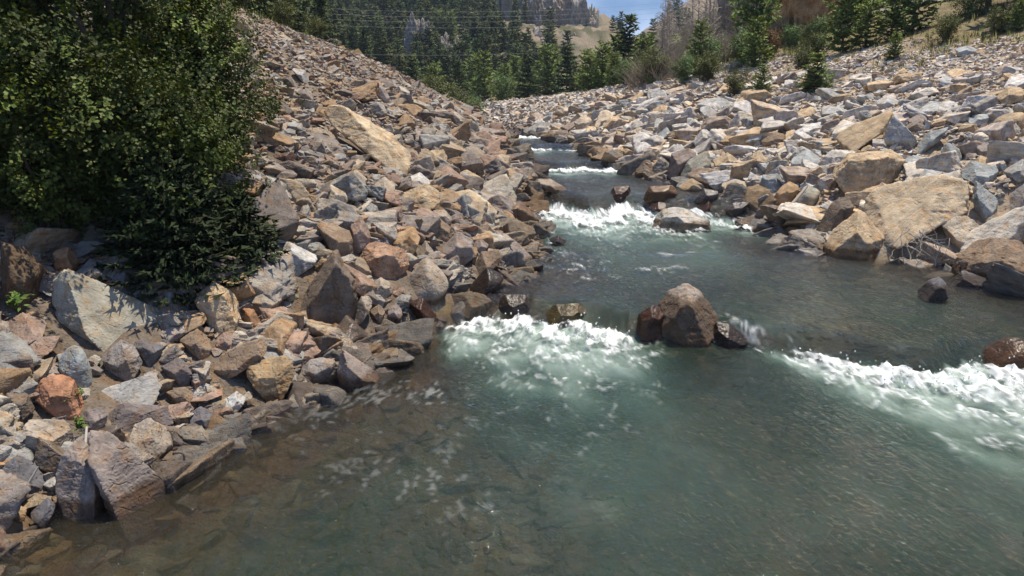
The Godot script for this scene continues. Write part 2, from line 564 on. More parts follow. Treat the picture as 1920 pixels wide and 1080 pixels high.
# ---------------------------------------------------------------- plants
func tube(v: PackedVector3Array, n: PackedVector3Array, f: PackedInt32Array, pts: Array, rad: Array, sides := 6) -> void:
	var first := v.size()
	for i in pts.size():
		var dir: Vector3 = (pts[mini(i + 1, pts.size() - 1)] - pts[maxi(i - 1, 0)]).normalized()
		var a := dir.cross(Vector3(0.31, 0.2, 0.93)).normalized()
		var b := dir.cross(a)
		for k in sides:
			var d := a * cos(TAU * k / sides) + b * sin(TAU * k / sides)
			v.append(pts[i] + d * float(rad[i]))
			n.append(d)
	for i in pts.size() - 1:
		for k in sides:
			var p := first + i * sides + k
			var q := first + i * sides + (k + 1) % sides
			f.append_array([p, p + sides, q, q, p + sides, q + sides])

func rod(pts: Array, rad: Array, sides := 6) -> ArrayMesh:
	var v := PackedVector3Array()
	var n := PackedVector3Array()
	var f := PackedInt32Array()
	tube(v, n, f, pts, rad, sides)
	return mesh_of(v, n, f)

func trunk_mesh(h: float, r: float, lean := 0.02) -> ArrayMesh:
	var pts: Array = []
	var rad: Array = []
	var off := Vector3.ZERO
	for i in 9:
		var t := i / 8.0
		pts.append(off + Vector3(0, h * t - (0.3 if i == 0 else 0.0), 0))
		rad.append(r * (1.25 - 0.25 * minf(t * 6.0, 1.0)) * (1.0 - 0.93 * t))
		off += Vector3(rng.randf_range(-lean, lean), 0, rng.randf_range(-lean, lean)) * h * 0.12
	return rod(pts, rad, 7)

# Needle sprays on whorls of boughs
func crown_mesh(h: float, R: float, whorls: int, boughs: int, spray: float, low: float, droop: float, power := 0.8, gap := 0.0) -> ArrayMesh:
	var v := PackedVector3Array()
	var n := PackedVector3Array()
	var f := PackedInt32Array()
	var c := PackedColorArray()
	for w in whorls:
		var t := (w + rng.randf_range(-0.4, 0.4)) / whorls
		t = clampf(t, 0.0, 0.995)
		var y := h * (low + (1.0 - low) * t)
		for b in boughs:
			if rng.randf() < gap:
				continue
			var L := R * pow(1.0 - t, power) * rng.randf_range(0.65, 1.15) + spray * 0.5
			if t < 0.15: L *= 0.7 + 2.0 * t
			var ang := TAU * (b + rng.randf()) / boughs + w * 2.4
			var flat := Vector3(cos(ang), 0, sin(ang))
			var tilt := droop * (1.0 - t) - 0.75 * t * t
			var count := maxi(3, int(L / spray * 2.6))
			var tone := rng.randf_range(0.62, 1.25)
			for k in count:
				var s := (k + rng.randf_range(0.2, 0.9)) / count
				var wide := (1.0 - absf(s - 0.45) * 1.2) * L * 0.30
				var lat := flat.cross(Vector3.UP) * rng.randf_range(-1, 1) * wide
				var p := Vector3(0, y, 0) + flat * L * s + lat + Vector3(0, -tilt * L * s + 0.22 * L * s * s + rng.randf_range(-0.12, 0.06) * spray, 0)
				var dir := (flat + lat * 0.9 / maxf(wide, 0.01) * 0.7 + Vector3(0, rng.randf_range(-0.35, 0.3) - tilt * 0.4, 0)).normalized()
				var k2 := tone * rng.randf_range(0.75, 1.25) * (0.8 + 0.35 * s)
				var col := Color(k2 * rng.randf_range(0.9, 1.25), k2, k2 * rng.randf_range(0.8, 1.0))
				for q in 3:
					var d2 := (dir + Vector3(rng.randf_range(-0.7, 0.7), rng.randf_range(-0.45, 0.55), rng.randf_range(-0.7, 0.7))).normalized()
					var side := d2.cross(Vector3(rng.randfn(), rng.randfn(), rng.randfn())).normalized() * spray * 0.19
					var a := p - d2 * spray * 0.35
					var i := v.size()
					v.append_array([a + side, p + d2 * spray * 0.75, a - side])
					var up := (side.cross(d2).normalized())
					if up.dot(flat * 0.6 + Vector3(0, 0.5, 0)) < 0.0: up = -up
					var N := (up * 0.5 + flat * 0.5 + Vector3(0, 0.65, 0)).normalized()
					n.append_array([N, N, N])
					c.append_array([col, col, col])
					if (v[i + 2] - v[i]).cross(v[i + 1] - v[i]).dot(up) > 0.0: f.append_array([i, i + 1, i + 2])
					else: f.append_array([i, i + 2, i + 1])
	return mesh_of(v, n, f, c)

func leaf_spray(leaves: int, len_: float, size: float, slim := 0.42) -> ArrayMesh:
	var v := PackedVector3Array()
	var n := PackedVector3Array()
	var f := PackedInt32Array()
	var c := PackedColorArray()
	for i in leaves:
		var s := (i + 0.5) / leaves
		var p := Vector3(0, len_ * s, 0) + Vector3(rng.randf_range(-1, 1), 0, rng.randf_range(-1, 1)) * len_ * 0.22
		var a := rng.randf() * TAU
		var d := Vector3(cos(a), rng.randf_range(-0.5, 0.6), sin(a)).normalized()
		var w := d.cross(Vector3(rng.randf_range(-0.5, 0.5), 1, rng.randf_range(-0.5, 0.5))).normalized()
		var L := size * rng.randf_range(0.7, 1.2)
		var nn := w.cross(d).normalized()
		if nn.y < 0: nn = -nn
		var k := v.size()
		v.append_array([p, p + d * L * 0.5 + w * L * slim, p + d * L, p + d * L * 0.5 - w * L * slim, p + d * L * 0.5 - nn * L * 0.1])
		for e in 5: n.append(nn)
		var t := rng.randf_range(0.7, 1.3)
		var col := Color(t * rng.randf_range(0.85, 1.3), t, t * rng.randf_range(0.7, 1.1))
		for e in 5: c.append(col)
		if (v[k + 2] - v[k]).cross(v[k + 1] - v[k]).dot(nn) > 0.0: f.append_array([k, k + 1, k + 4, k + 1, k + 2, k + 4, k + 2, k + 3, k + 4, k + 3, k, k + 4])
		else: f.append_array([k, k + 4, k + 1, k + 1, k + 4, k + 2, k + 2, k + 4, k + 3, k + 3, k + 4, k])
	return mesh_of(v, n, f, c)

# A many-stemmed leafy bush: each stem a part, its leaves one mass
func leafy(called: String, at: Vector3, h: float, R: float, stems: int, sprays: int, spray: Mesh, green: Material, bark: Material, clumps := 26, low := 0.12) -> Node3D:
	var o := base(called, at)
	var tips: Array = []
	for s in stems:
		var ang := TAU * s / stems + rng.randf_range(-0.4, 0.4)
		var out := Vector3(cos(ang), 0, sin(ang)) * R * rng.randf_range(0.25, 0.85)
		var top := h * rng.randf_range(0.7, 1.0)
		var pts: Array = []
		var rad: Array = []
		var r := h * 0.012 * rng.randf_range(0.7, 1.3)
		for i in 8:
			var t := i / 7.0
			pts.append(out * pow(t, 1.5) + Vector3(rng.randf_range(-1, 1) * 0.04 * h * t, top * t - 0.1, rng.randf_range(-1, 1) * 0.04 * h * t) + out.normalized() * 0.12 * R)
			rad.append(r * (1.0 - 0.85 * t))
			if i > 1: tips.append(pts[-1])
		build(rod(pts, rad, 5), "stem", bark, o)
	var where: Array = []
	var tint: Array = []
	var centres: Array = []
	for i in clumps:
		var th := rng.randf() * TAU
		var yy := pow(rng.randf(), 0.8)
		var prof := sin(PI * clampf(yy * 0.86 + 0.12, 0.0, 1.0))
		var rr := R * prof * sqrt(rng.randf_range(0.15, 1.0))
		centres.append([Vector3(cos(th) * rr, h * (low + (1.0 - low) * yy), sin(th) * rr), rng.randf_range(0.12, 0.30) * R, rng.randf_range(0.45, 1.0) if rng.randf() < 0.65 else rng.randf_range(1.2, 2.1)])
	for t in tips:
		centres.append([t, 0.22 * R, rng.randf_range(0.6, 1.2)])
	for i in sprays:
		var c: Array = centres[rng.randi() % centres.size()]
		var d := Vector3(rng.randfn(), rng.randfn() * 0.75, rng.randfn()) * float(c[1])
		var p: Vector3 = c[0] + d
		if p.y < 0.05: continue
		var up := (Vector3(rng.randfn() * 0.6, 0.7, rng.randfn() * 0.6) + p * Vector3(0.4, 0, 0.4) / R).normalized()
		var b := Basis(Quaternion(Vector3.UP, up)) * Basis(Vector3.UP, rng.randf() * TAU)
		where.append(Transform3D(b.scaled(Vector3.ONE * rng.randf_range(0.7, 1.2)), p))
		var k: float = float(c[2]) * rng.randf_range(0.8, 1.2)
		tint.append(Color(k, k, k))
	scatter(spray, "leaves", green, where, tint, o)
	return o

func copy_of(o: Node3D, at: Vector3, turn: float, size: Vector3) -> Node3D:
	var c: Node3D = o.duplicate()
	c.name = numbered(String(o.name).rstrip("0123456789").trim_suffix("_"))
	add_child(c, true)
	c.position = at
	c.basis = Basis(Vector3.UP, turn).scaled(size)
	return c

func at_land(x: float, D: float, sink := 0.0) -> Vector3:
	return Vector3(x, land(x, D) - sink, -D)

const ORD := ["first", "second", "third", "fourth", "fifth", "sixth", "seventh", "eighth", "ninth", "tenth", "eleventh", "twelfth", "thirteenth", "fourteenth", "fifteenth", "sixteenth", "seventeenth", "eighteenth", "nineteenth", "twentieth", "twenty-first", "twenty-second", "twenty-third", "twenty-fourth", "twenty-fifth", "twenty-sixth", "twenty-seventh", "twenty-eighth", "twenty-ninth", "thirtieth"]

# in the picture: how far right and up of the middle, as tangents
func seen(p: Vector3) -> Vector3:
	var q := p - Vector3(0, 3.5, 0)
	var a := deg_to_rad(14.7)
	var depth := -q.y * sin(a) - q.z * cos(a)
	return Vector3(q.x / depth, (q.y * cos(a) - q.z * sin(a)) / depth, depth)

func _ready() -> void:
	rng.seed = 77
	n_fbm = noise(FastNoiseLite.TYPE_SIMPLEX_SMOOTH, 0.9, 11, 4)
	n_fine = noise(FastNoiseLite.TYPE_SIMPLEX_SMOOTH, 4.0, 12, 3)
	n_cell = noise(FastNoiseLite.TYPE_CELLULAR, 1.1, 13, 2)
	n_cell.cellular_return_type = FastNoiseLite.RETURN_DISTANCE
	n_ridge = noise(FastNoiseLite.TYPE_SIMPLEX_SMOOTH, 0.55, 14, 4)
	n_big = noise(FastNoiseLite.TYPE_SIMPLEX_SMOOTH, 0.05, 15, 5)
	n_crack = noise(FastNoiseLite.TYPE_CELLULAR, 0.85, 16, 2)
	n_crack.cellular_return_type = FastNoiseLite.RETURN_DISTANCE2_SUB
	n_crack.domain_warp_enabled = true
	n_crack.domain_warp_amplitude = 0.5
	n_crack.domain_warp_frequency = 0.9
	setting_light()
	textures()
	terrain()
	water()
	heroes()
	rng.seed = 78
	loose_rocks()
	rng.seed = 79
	vegetation()
	small_things()

# ---------------------------------------------------------------- camera, sky, sun
func setting_light() -> void:
	var cam := Camera3D.new()
	cam.name = "camera"
	add_child(cam)
	cam.position = Vector3(0, 3.5, 0)
	cam.rotation_degrees = Vector3(-14.7, 0, 0)
	cam.fov = 45.12
	cam.near = 0.1
	cam.far = 1500.0
	cam.current = true
	var env := Environment.new()
	env.background_mode = Environment.BG_SKY
	env.tonemap_mode = Environment.TONE_MAPPER_LINEAR
	env.tonemap_exposure = 1.42
	env.fog_enabled = true
	env.fog_density = 0.00028
	env.fog_light_color = Color(0.72, 0.80, 0.88)
	env.sdfgi_enabled = true
	env.ssao_enabled = true
	env.ssil_enabled = true
	var sky := Sky.new()
	var sm := ProceduralSkyMaterial.new()
	sm.sky_top_color = Color(0.29, 0.48, 0.76)
	sm.sky_horizon_color = Color(0.62, 0.76, 0.90)
	sm.sky_curve = 0.12
	sm.ground_bottom_color = Color(0.20, 0.18, 0.15)
	sm.ground_horizon_color = Color(0.45, 0.50, 0.52)
	sm.sun_angle_max = 8.0
	var cl := noise(FastNoiseLite.TYPE_SIMPLEX_SMOOTH, 0.009, 23, 6).get_seamless_image(1024, 512)
	var im := Image.create(1024, 512, false, Image.FORMAT_RGBA8)
	for y in 256:
		for x in 1024:
			var a := ss((cl.get_pixel(x, (y * 3) % 512).r - 0.42) / 0.24) * 0.7
			im.set_pixel(x, y, Color(1.0, 1.0, 1.0, a))
	sm.sky_cover = ImageTexture.create_from_image(im)
	sm.sky_cover_modulate = Color(0.75, 0.75, 0.76)
	sky.sky_material = sm
	env.sky = sky
	env.background_energy_multiplier = 0.7
	var we := WorldEnvironment.new()
	we.name = "world_environment"
	we.environment = env
	add_child(we)
	var sun := DirectionalLight3D.new()
	sun.name = "sun"
	sun.light_energy = 1.6
	sun.light_color = Color(1.0, 0.955, 0.88)
	sun.light_angular_distance = 0.5
	sun.shadow_enabled = true
	add_child(sun)
	sun.look_at_from_position(Vector3(0.18, 0.95, -0.24) * 50.0, Vector3.ZERO)

# ---------------------------------------------------------------- ground
func terrain() -> void:
	var rows := 300
	var cols := 260
	var v := PackedVector3Array()
	var c := PackedColorArray()
	var f := PackedInt32Array()
	for i in rows:
		var D := 1.2 * pow(430.0 / 1.2, i / float(rows - 1))
		var mid := 1.5
		var wide := 14.0 + 1.15 * D
		for j in cols:
			var t := j / float(cols - 1) * 2.0 - 1.0
			var x := mid + wide * (0.55 * t + 0.45 * t * t * t)
			var y := land(x, D)
			var bk := bank(x, D)
			var xl := tab(XL, D)
			var xr := tab(XR, D)
			var side := maxf(xl - x, x - xr)
			y += n_fine.get_noise_2d(x * 0.25, D * 0.25) * 0.06 * ss(side * 2.0)
			v.append(Vector3(x, y, -D))
			var q := n_fbm.get_noise_2d(x * 0.3, D * 0.3)
			var q2 := n_big.get_noise_2d(x * 2.0, D * 2.0)
			var col: Color
			if side < 0.0:
				var br := ss(q * 1.5 + 0.5)
				col = Color(0.13, 0.095, 0.045).lerp(Color(0.20, 0.14, 0.055), br)
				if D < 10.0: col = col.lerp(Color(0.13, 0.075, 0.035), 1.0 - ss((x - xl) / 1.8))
			else:
				col = Color(0.36, 0.285, 0.20).lerp(Color(0.40, 0.33, 0.25), q + 0.5)
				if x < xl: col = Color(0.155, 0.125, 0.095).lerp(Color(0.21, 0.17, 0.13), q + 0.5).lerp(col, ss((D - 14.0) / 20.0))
				var away := ss((side - 10.5 + 2.0 * q2) / 3.0)
				var floor_ := Color(0.12, 0.10, 0.055).lerp(Color(0.17, 0.16, 0.07), q2 + 0.5)
				if x > xr: floor_ = floor_.lerp(Color(0.26, 0.21, 0.12), 0.65)
				col = col.lerp(floor_, away)
				if y > bk + 0.8 and D > 55.0:
					var crag := ss((n_fbm.get_noise_2d(x * 0.12, D * 0.12) + 0.12) * 4.0)
					var stone := Color(0.27, 0.235, 0.195).lerp(Color(0.36, 0.28, 0.20), q2 + 0.5)
					col = Color(0.11, 0.11, 0.06).lerp(stone, maxf(crag * 0.8, ss((x - 24.0) / 8.0) * 0.8))
					if x > 6.0 and D < 135.0: col = col.lerp(Color(0.235, 0.20, 0.165).lerp(Color(0.30, 0.27, 0.23), q + 0.5), 0.85)
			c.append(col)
	for i in rows - 1:
		for j in cols - 1:
			var p := i * cols + j
			f.append_array([p, p + cols, p + 1, p + 1, p + cols, p + cols + 1])
	var m := rock_material(Color(1.25, 1.25, 1.25).clamp(Color(0, 0, 0), Color(1, 1, 1)), 0.95, 0.30, 7.0)
	tag(build(mesh_of(v, normals_of(v, f), f, c), "ground", m), "river bed, stony banks and mountain sides of the valley", "ground", "", "structure")

# ---------------------------------------------------------------- river
func water() -> void:
	var rows := 470
	var cols := 380
	var v := PackedVector3Array()
	var body := PackedVector3Array()
	var bc := PackedColorArray()
	var uv := PackedVector2Array()
	var f := PackedInt32Array()
	var fv := PackedVector3Array()
	var fc := PackedColorArray()
	var ff := PackedInt32Array()
	var drops: Array = []
	var drop_tint: Array = []
	for i in rows:
		var D := 2.2 * pow(52.0 / 2.2, i / float(rows - 1))
		var a := tab(XL, D) - 0.5
		var b := tab(XR, D) + 0.5
		for j in cols:
			var x := lerpf(a, b, j / float(cols - 1))
			var w := level(x, D)
			var F := foam_at(x, D)
			if D > 15.0: F *= 0.72 + 0.75 * n_ridge.get_noise_2d(x * 2.2 + 9.0, D * 0.9) + 0.25
			var e := minf(x - a, b - x) - 0.5
			var calm := ss(e / 0.8 + 0.2)
			var n1 := n_fbm.get_noise_2d(x * 1.1, D * 0.8)
			var n2 := n_fine.get_noise_2d(x * 0.55, D * 0.45)
			var n3 := n_fine.get_noise_2d(x * 1.7 + D * 0.4, D * 1.15)
			var rough := 0.021 + 0.055 * minf(F, 1.0)
			var slope := level(x, D + 0.12) - level(x, D - 0.12)
			rough += 0.05 * clampf(slope * 3.0, 0.0, 1.0)
			var y := w + (n1 * rough * 1.3 + n2 * rough * 0.8 + n3 * 0.008) * (0.35 + 0.65 * calm)
			v.append(Vector3(x, y, -D))
			uv.append(Vector2(x / 1.7 + D * 0.07, D / 2.3))
			# what hangs in the water: bubbles pale it below the rapids, depth darkens it
			var wide := rapid(x + n1 * 0.25, D + n2 * 0.2, 2.2)
			var turb := clampf(wide * (0.86 + 0.5 * n1), 0.0, 1.0)
			var patch := n_big.get_noise_2d(x * 7.0, D * 5.0)
			var deep := ss((e - 0.1) / (3.2 if x < 1.0 and D < 11.0 else 2.2))
			var shore := 1.0 - ss((e - 0.6) / 2.6)
			var alpha := lerpf(0.05 + 0.5 * ss((e - 0.1) / 0.7), 0.76 + 0.45 * patch, deep)
			alpha = lerpf(alpha, 0.97, ss(turb * 1.7))
			var tone := Color(0.020, 0.033, 0.022).lerp(Color(0.058, 0.070, 0.066), ss((D - 9.0) / 8.0))
			tone = tone.lerp(Color(0.032, 0.024, 0.013), shore * 0.85)
			tone = tone.lerp(Color(0.058, 0.096, 0.072), ss(turb * 1.6)).lerp(Color(0.29, 0.365, 0.32), ss((turb - 0.35) * 1.7))
			tone.a = clampf(alpha, 0.0, 1.0)
			body.append(Vector3(x, y - 0.045, -D))
			bc.append(tone)
			# foam
			var rdg := 1.0 - absf(n_ridge.get_noise_2d(x * 3.4 + n1 * 0.5, D * 1.5)) * 2.6
			var rdg2 := 1.0 - absf(n_ridge.get_noise_2d(x * 12.0 + 31.0 + n2, D * 4.5 + n1)) * 2.4
			var speck := maxf(maxf(0.55 * blob(x, D, -1.5, 7.4, 0.9, 1.1), 0.75 * blob(x, D, -0.6, 8.3, 1.0, 1.1)), 0.45 * blob(x, D, -0.9, 5.9, 1.2, 0.8))
			var A := 0.0
			if (F > 0.02 or speck > 0.05) and e > -0.35:
				A = 0.95 * ss((F * (1.06 + 0.35 * ss((D - 15.0) / 14.0)) + 0.52 * rdg + 0.56 * rdg2 + 0.4 * n2 - 1.06) / 1.0) * ss(F * 4.0)
				A = maxf(A, 0.26 * speck * ss((rdg2 + n3 * 0.9 + n1 * 1.3 + rdg * 0.35 - 1.32) / 0.3))
			var lump := (n_fine.get_noise_2d(x * 1.5, D * 1.2) * 0.5 + 0.5) * 0.06 * minf(F, 1.0) + absf(n_ridge.get_noise_2d(x * 7.0, D * 5.0)) * 0.14 * ss((F - 0.35) * 2.0) + 0.008
			fv.append(Vector3(x, y + lump, -D))
			fc.append(Color(0.74, 0.77, 0.77, A))
			if F > 0.75 and D < 24.0 and rng.randf() < 0.05:
				for k in 2:
					var r := rng.randf_range(0.004, 0.013)
					drops.append(Transform3D(Basis.from_euler(Vector3(rng.randf() * 6, rng.randf() * 6, 0)).scaled(Vector3(r, r * rng.randf_range(0.8, 1.8), r)), Vector3(x + rng.randfn() * 0.05, y + absf(rng.randfn()) * 0.10 * F + 0.03, -D + rng.randfn() * 0.05)))
					drop_tint.append(Color(1, 1, 1))
	for i in rows - 1:
		for j in cols - 1:
			var p := i * cols + j
			f.append_array([p, p + cols, p + 1, p + 1, p + cols, p + cols + 1])
			if fc[p].a + fc[p + 1].a + fc[p + cols].a + fc[p + cols + 1].a > 0.02:
				ff.append_array([p, p + cols, p + 1, p + 1, p + cols, p + cols + 1])
	var m := StandardMaterial3D.new()
	m.transparency = BaseMaterial3D.TRANSPARENCY_ALPHA
	m.albedo_color = Color(0.5, 0.55, 0.52, 0.0)
	m.roughness = 0.045
	m.metallic_specular = 0.42
	m.heightmap_enabled = true
	m.heightmap_texture = M.ripple
	m.heightmap_scale = 5.2
	M.water = m
	tag(build(mesh_of(v, normals_of(v, f), f, PackedColorArray(), uv), "river_water", m), "clear rippled surface of the mountain river", "water", "", "structure")
	var mb := StandardMaterial3D.new()
	mb.transparency = BaseMaterial3D.TRANSPARENCY_ALPHA
	mb.vertex_color_use_as_albedo = true
	mb.roughness = 1.0
	mb.metallic_specular = 0.0
	tag(build(mesh_of(body, normals_of(body, f), f, bc), "water_depth", mb), "murky green depth of the river, pale with bubbles below the rapids", "water", "", "structure")
	var mf := StandardMaterial3D.new()
	mf.transparency = BaseMaterial3D.TRANSPARENCY_ALPHA
	mf.vertex_color_use_as_albedo = true
	mf.roughness = 0.7
	mf.metallic_specular = 0.3
	# only the corners that are used
	var map := {}
	var v2 := PackedVector3Array()
	var c2 := PackedColorArray()
	var f2 := PackedInt32Array()
	for k in ff:
		if not map.has(k):
			map[k] = v2.size()
			v2.append(fv[k])
			c2.append(fc[k])
		f2.append(map[k])
	tag(build(mesh_of(v2, normals_of(v2, f2), f2, c2), "white_water_foam", mf), "white foam churning below the river's four rapids", "foam", "", "stuff")
	var o := base("water_spray")
	tag(o, "drops of spray thrown up over the rapids", "spray", "", "stuff")
	var s := icosphere(1)
	scatter(mesh_of(s[0], s[0], reversed_faces(s[1])), "drops", plain(Color(0.85, 0.88, 0.88), 0.4), drops, drop_tint, o)

func reversed_faces(f: PackedInt32Array) -> PackedInt32Array:
	return f

# ---------------------------------------------------------------- the boulders one can tell apart
func heroes() -> void:
	boulder("lichen", "large pale grey lichen-blotched boulder sloping down in front of the dark young spruce", "large pale grey lichen-blotched boulder", Vector3(-4.91, 0.61, -8.04), 0.548, 0.50, [Vector2(-0.61, 0.62), Vector2(-0.40, 0.18), Vector2(0.04, -0.16), Vector2(0.57, -0.19), Vector2(0.74, 0.26), Vector2(-0.16, 0.93), Vector2(-0.34, 1.05), Vector2(-0.49, 0.91)], [-9.00, 0.90, 5, 0, 0.50])
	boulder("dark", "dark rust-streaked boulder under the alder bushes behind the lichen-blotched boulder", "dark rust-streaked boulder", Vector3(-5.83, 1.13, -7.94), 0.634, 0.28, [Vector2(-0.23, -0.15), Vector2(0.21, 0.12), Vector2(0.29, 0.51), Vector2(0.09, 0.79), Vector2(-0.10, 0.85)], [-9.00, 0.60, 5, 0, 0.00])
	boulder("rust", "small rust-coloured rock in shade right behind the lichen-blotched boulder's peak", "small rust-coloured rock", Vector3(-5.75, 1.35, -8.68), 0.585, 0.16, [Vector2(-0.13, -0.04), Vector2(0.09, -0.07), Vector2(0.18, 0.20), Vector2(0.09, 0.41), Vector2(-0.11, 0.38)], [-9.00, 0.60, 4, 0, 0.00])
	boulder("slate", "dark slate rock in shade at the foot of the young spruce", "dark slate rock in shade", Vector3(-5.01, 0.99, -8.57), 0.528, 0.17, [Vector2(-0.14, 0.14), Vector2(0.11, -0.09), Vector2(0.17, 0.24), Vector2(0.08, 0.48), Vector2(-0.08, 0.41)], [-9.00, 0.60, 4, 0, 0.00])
	boulder("tan", "tan pyramid-shaped boulder right of the lichen-blotched boulder", "tan pyramid-shaped boulder", Vector3(-3.97, 0.56, -8.88), 0.420, 0.28, [Vector2(-0.27, 0.51), Vector2(-0.18, 0.24), Vector2(-0.00, -0.12), Vector2(0.24, -0.09), Vector2(0.34, 0.27), Vector2(0.25, 0.53), Vector2(0.04, 0.68)], [-9.00, 0.40, 5, 0, 0.00])
	boulder("rust", "narrow rust-tan rock leaning against the tan pyramid-shaped boulder", "narrow rust-tan rock", Vector3(-3.60, 0.52, -9.19), 0.373, 0.12, [Vector2(-0.13, 0.30), Vector2(-0.11, -0.04), Vector2(0.15, -0.05), Vector2(0.03, 0.26)], [-9.00, 0.60, 4, 0, 0.00])
	boulder("greytan", "grey-tan block between the tan pyramid boulder and the tall triangular boulder", "grey-tan block between the tan pyramid boulder", Vector3(-3.58, 0.55, -9.63), 0.356, 0.19, [Vector2(-0.22, 0.31), Vector2(-0.20, 0.15), Vector2(-0.05, -0.07), Vector2(0.18, 0.07), Vector2(0.26, 0.23), Vector2(0.00, 0.39)], [-9.00, 0.60, 4, 0, 0.00])
	boulder("olive", "pale olive wedge stone beside the left edge of the tall triangular boulder", "pale olive wedge stone", Vector3(-3.36, 0.62, -10.19), 0.318, 0.14, [Vector2(-0.14, 0.19), Vector2(-0.11, 0.05), Vector2(0.04, -0.06), Vector2(0.16, 0.13), Vector2(0.02, 0.35)], [-9.00, 0.60, 4, 0, 0.00])
	boulder("pale", "white-blotched knobbly rock in the shade edge above the tall triangular boulder", "white-blotched knobbly rock", Vector3(-3.36, 0.95, -10.70), 0.304, 0.24, [Vector2(-0.29, -0.08), Vector2(-0.13, -0.09), Vector2(0.20, 0.09), Vector2(0.32, 0.22), Vector2(-0.15, 0.51), Vector2(-0.27, 0.40)], [-9.00, 0.60, 4, 0, 0.00])
	boulder("umber", "tall dark triangular boulder standing on its broad base on the left bank", "tall dark triangular boulder", Vector3(-2.90, 0.19, -10.18), 0.278, 0.39, [Vector2(-0.53, 0.17), Vector2(-0.34, -0.14), Vector2(0.29, -0.22), Vector2(0.50, 0.22), Vector2(0.56, 0.43), Vector2(0.46, 0.94), Vector2(0.32, 1.17), Vector2(0.21, 1.20)], [-9.00, 0.25, 5, 0, 0.00])
	boulder("brown", "brown block with a bright corner standing behind the tall triangular boulder", "brown block", Vector3(-2.97, 1.01, -11.35), 0.256, 0.27, [Vector2(-0.28, 0.61), Vector2(-0.12, 0.16), Vector2(0.08, -0.06), Vector2(0.32, -0.12), Vector2(0.32, 0.45), Vector2(0.14, 0.55), Vector2(-0.14, 0.65)], [-9.00, 0.60, 4, 0, 0.00])
	boulder("pink", "upright pink-brown wedge right of the brown block behind the triangular boulder", "upright pink-brown wedge", Vector3(-2.62, 1.03, -11.71), 0.220, 0.22, [Vector2(-0.20, -0.11), Vector2(0.18, 0.16), Vector2(0.22, 0.40), Vector2(0.05, 0.64), Vector2(-0.14, 0.51)], [-9.00, 0.60, 4, 0, 0.00])
	boulder("salmon", "broad salmon-pink boulder just right of the tall triangular boulder", "broad salmon-pink boulder", Vector3(-2.21, 0.68, -11.42), 0.191, 0.33, [Vector2(-0.48, 0.19), Vector2(-0.42, -0.04), Vector2(-0.20, -0.10), Vector2(0.34, -0.11), Vector2(0.50, 0.24), Vector2(0.39, 0.48), Vector2(0.01, 0.62), Vector2(-0.22, 0.57)], [-9.00, 0.50, 5, 0, 0.00])
	boulder("ochre", "cracked ochre boulder directly uphill of the salmon-pink boulder", "cracked ochre boulder", Vector3(-1.94, 0.86, -12.23), 0.157, 0.25, [Vector2(-0.29, 0.35), Vector2(-0.11, 0.10), Vector2(0.08, -0.10), Vector2(0.28, 0.24), Vector2(0.31, 0.40), Vector2(0.16, 0.58)], [-9.00, 0.60, 4, 0, 0.00])
	boulder("greytan", "smooth rounded grey boulder with a tan crown at the water's edge", "smooth rounded grey boulder", Vector3(-1.45, 0.28, -11.37), 0.127, 0.39, [Vector2(-0.51, 0.13), Vector2(-0.34, -0.15), Vector2(-0.00, -0.12), Vector2(0.48, 0.19), Vector2(0.52, 0.34), Vector2(0.31, 0.59), Vector2(-0.00, 0.85), Vector2(-0.19, 0.67)], [-9.00, 0.60, 5, 1, 0.00])
	boulder("brown", "dark red-brown cubic block with a shaded hollow under it", "dark red-brown cubic block", Vector3(-1.45, 0.97, -13.34), 0.108, 0.22, [Vector2(-0.29, 0.43), Vector2(-0.29, 0.12), Vector2(-0.12, -0.07), Vector2(0.30, -0.08), Vector2(0.27, 0.25), Vector2(0.03, 0.44)], [-9.00, 0.60, 4, 0, 0.00])
	boulder("greytan", "small grey pyramid stone on top of the rounded grey boulder", "small grey pyramid stone", Vector3(-1.59, 0.88, -12.52), 0.126, 0.13, [Vector2(-0.18, -0.04), Vector2(0.18, -0.02), Vector2(0.00, 0.24)], [-9.00, 0.60, 4, 0, 0.00])
	boulder("mauve", "large mauve slab boulder left of the mauve boulder that ends in the water", "large mauve slab boulder", Vector3(-1.07, 0.64, -12.81), 0.084, 0.28, [Vector2(-0.36, 0.18), Vector2(-0.27, -0.07), Vector2(0.09, -0.11), Vector2(0.37, 0.10), Vector2(0.34, 0.43), Vector2(0.05, 0.58)], [-9.00, 0.60, 4, 0, 0.00])
	boulder("mauve", "small square mauve stone wedged between the two large mauve boulders", "small square mauve stone", Vector3(-0.65, 0.59, -13.53), 0.048, 0.16, [Vector2(-0.19, 0.22), Vector2(-0.02, -0.07), Vector2(0.20, 0.24), Vector2(0.02, 0.38)], [-9.00, 0.60, 4, 0, 0.00])
	boulder("mauve", "mauve boulder with a pointed rust tip reaching into the upper pool", "mauve boulder", Vector3(-0.01, 0.27, -14.37), 0.000, 0.34, [Vector2(-0.48, 0.40), Vector2(0.12, -0.12), Vector2(0.48, 0.09), Vector2(0.17, 0.41), Vector2(-0.11, 0.62), Vector2(-0.33, 0.68)], [-9.00, 0.60, 5, 0, 0.00])
	boulder("brown", "brown sloping slab below the small square mauve stone", "brown sloping slab", Vector3(-0.53, 0.34, -12.76), 0.041, 0.27, [Vector2(-0.35, -0.07), Vector2(-0.15, -0.10), Vector2(0.35, 0.34), Vector2(0.36, 0.56), Vector2(-0.05, 0.50)], [-9.00, 0.60, 4, 0, 0.00])
	boulder("wet", "dark wet rounded slab half in the upper pool", "dark wet rounded slab", Vector3(-0.48, 0.23, -12.03), 0.040, 0.28, [Vector2(-0.45, -0.05), Vector2(-0.13, -0.09), Vector2(0.19, 0.07), Vector2(0.45, 0.29), Vector2(0.03, 0.51)], [0.75, 0.60, 5, 1, 0.00])
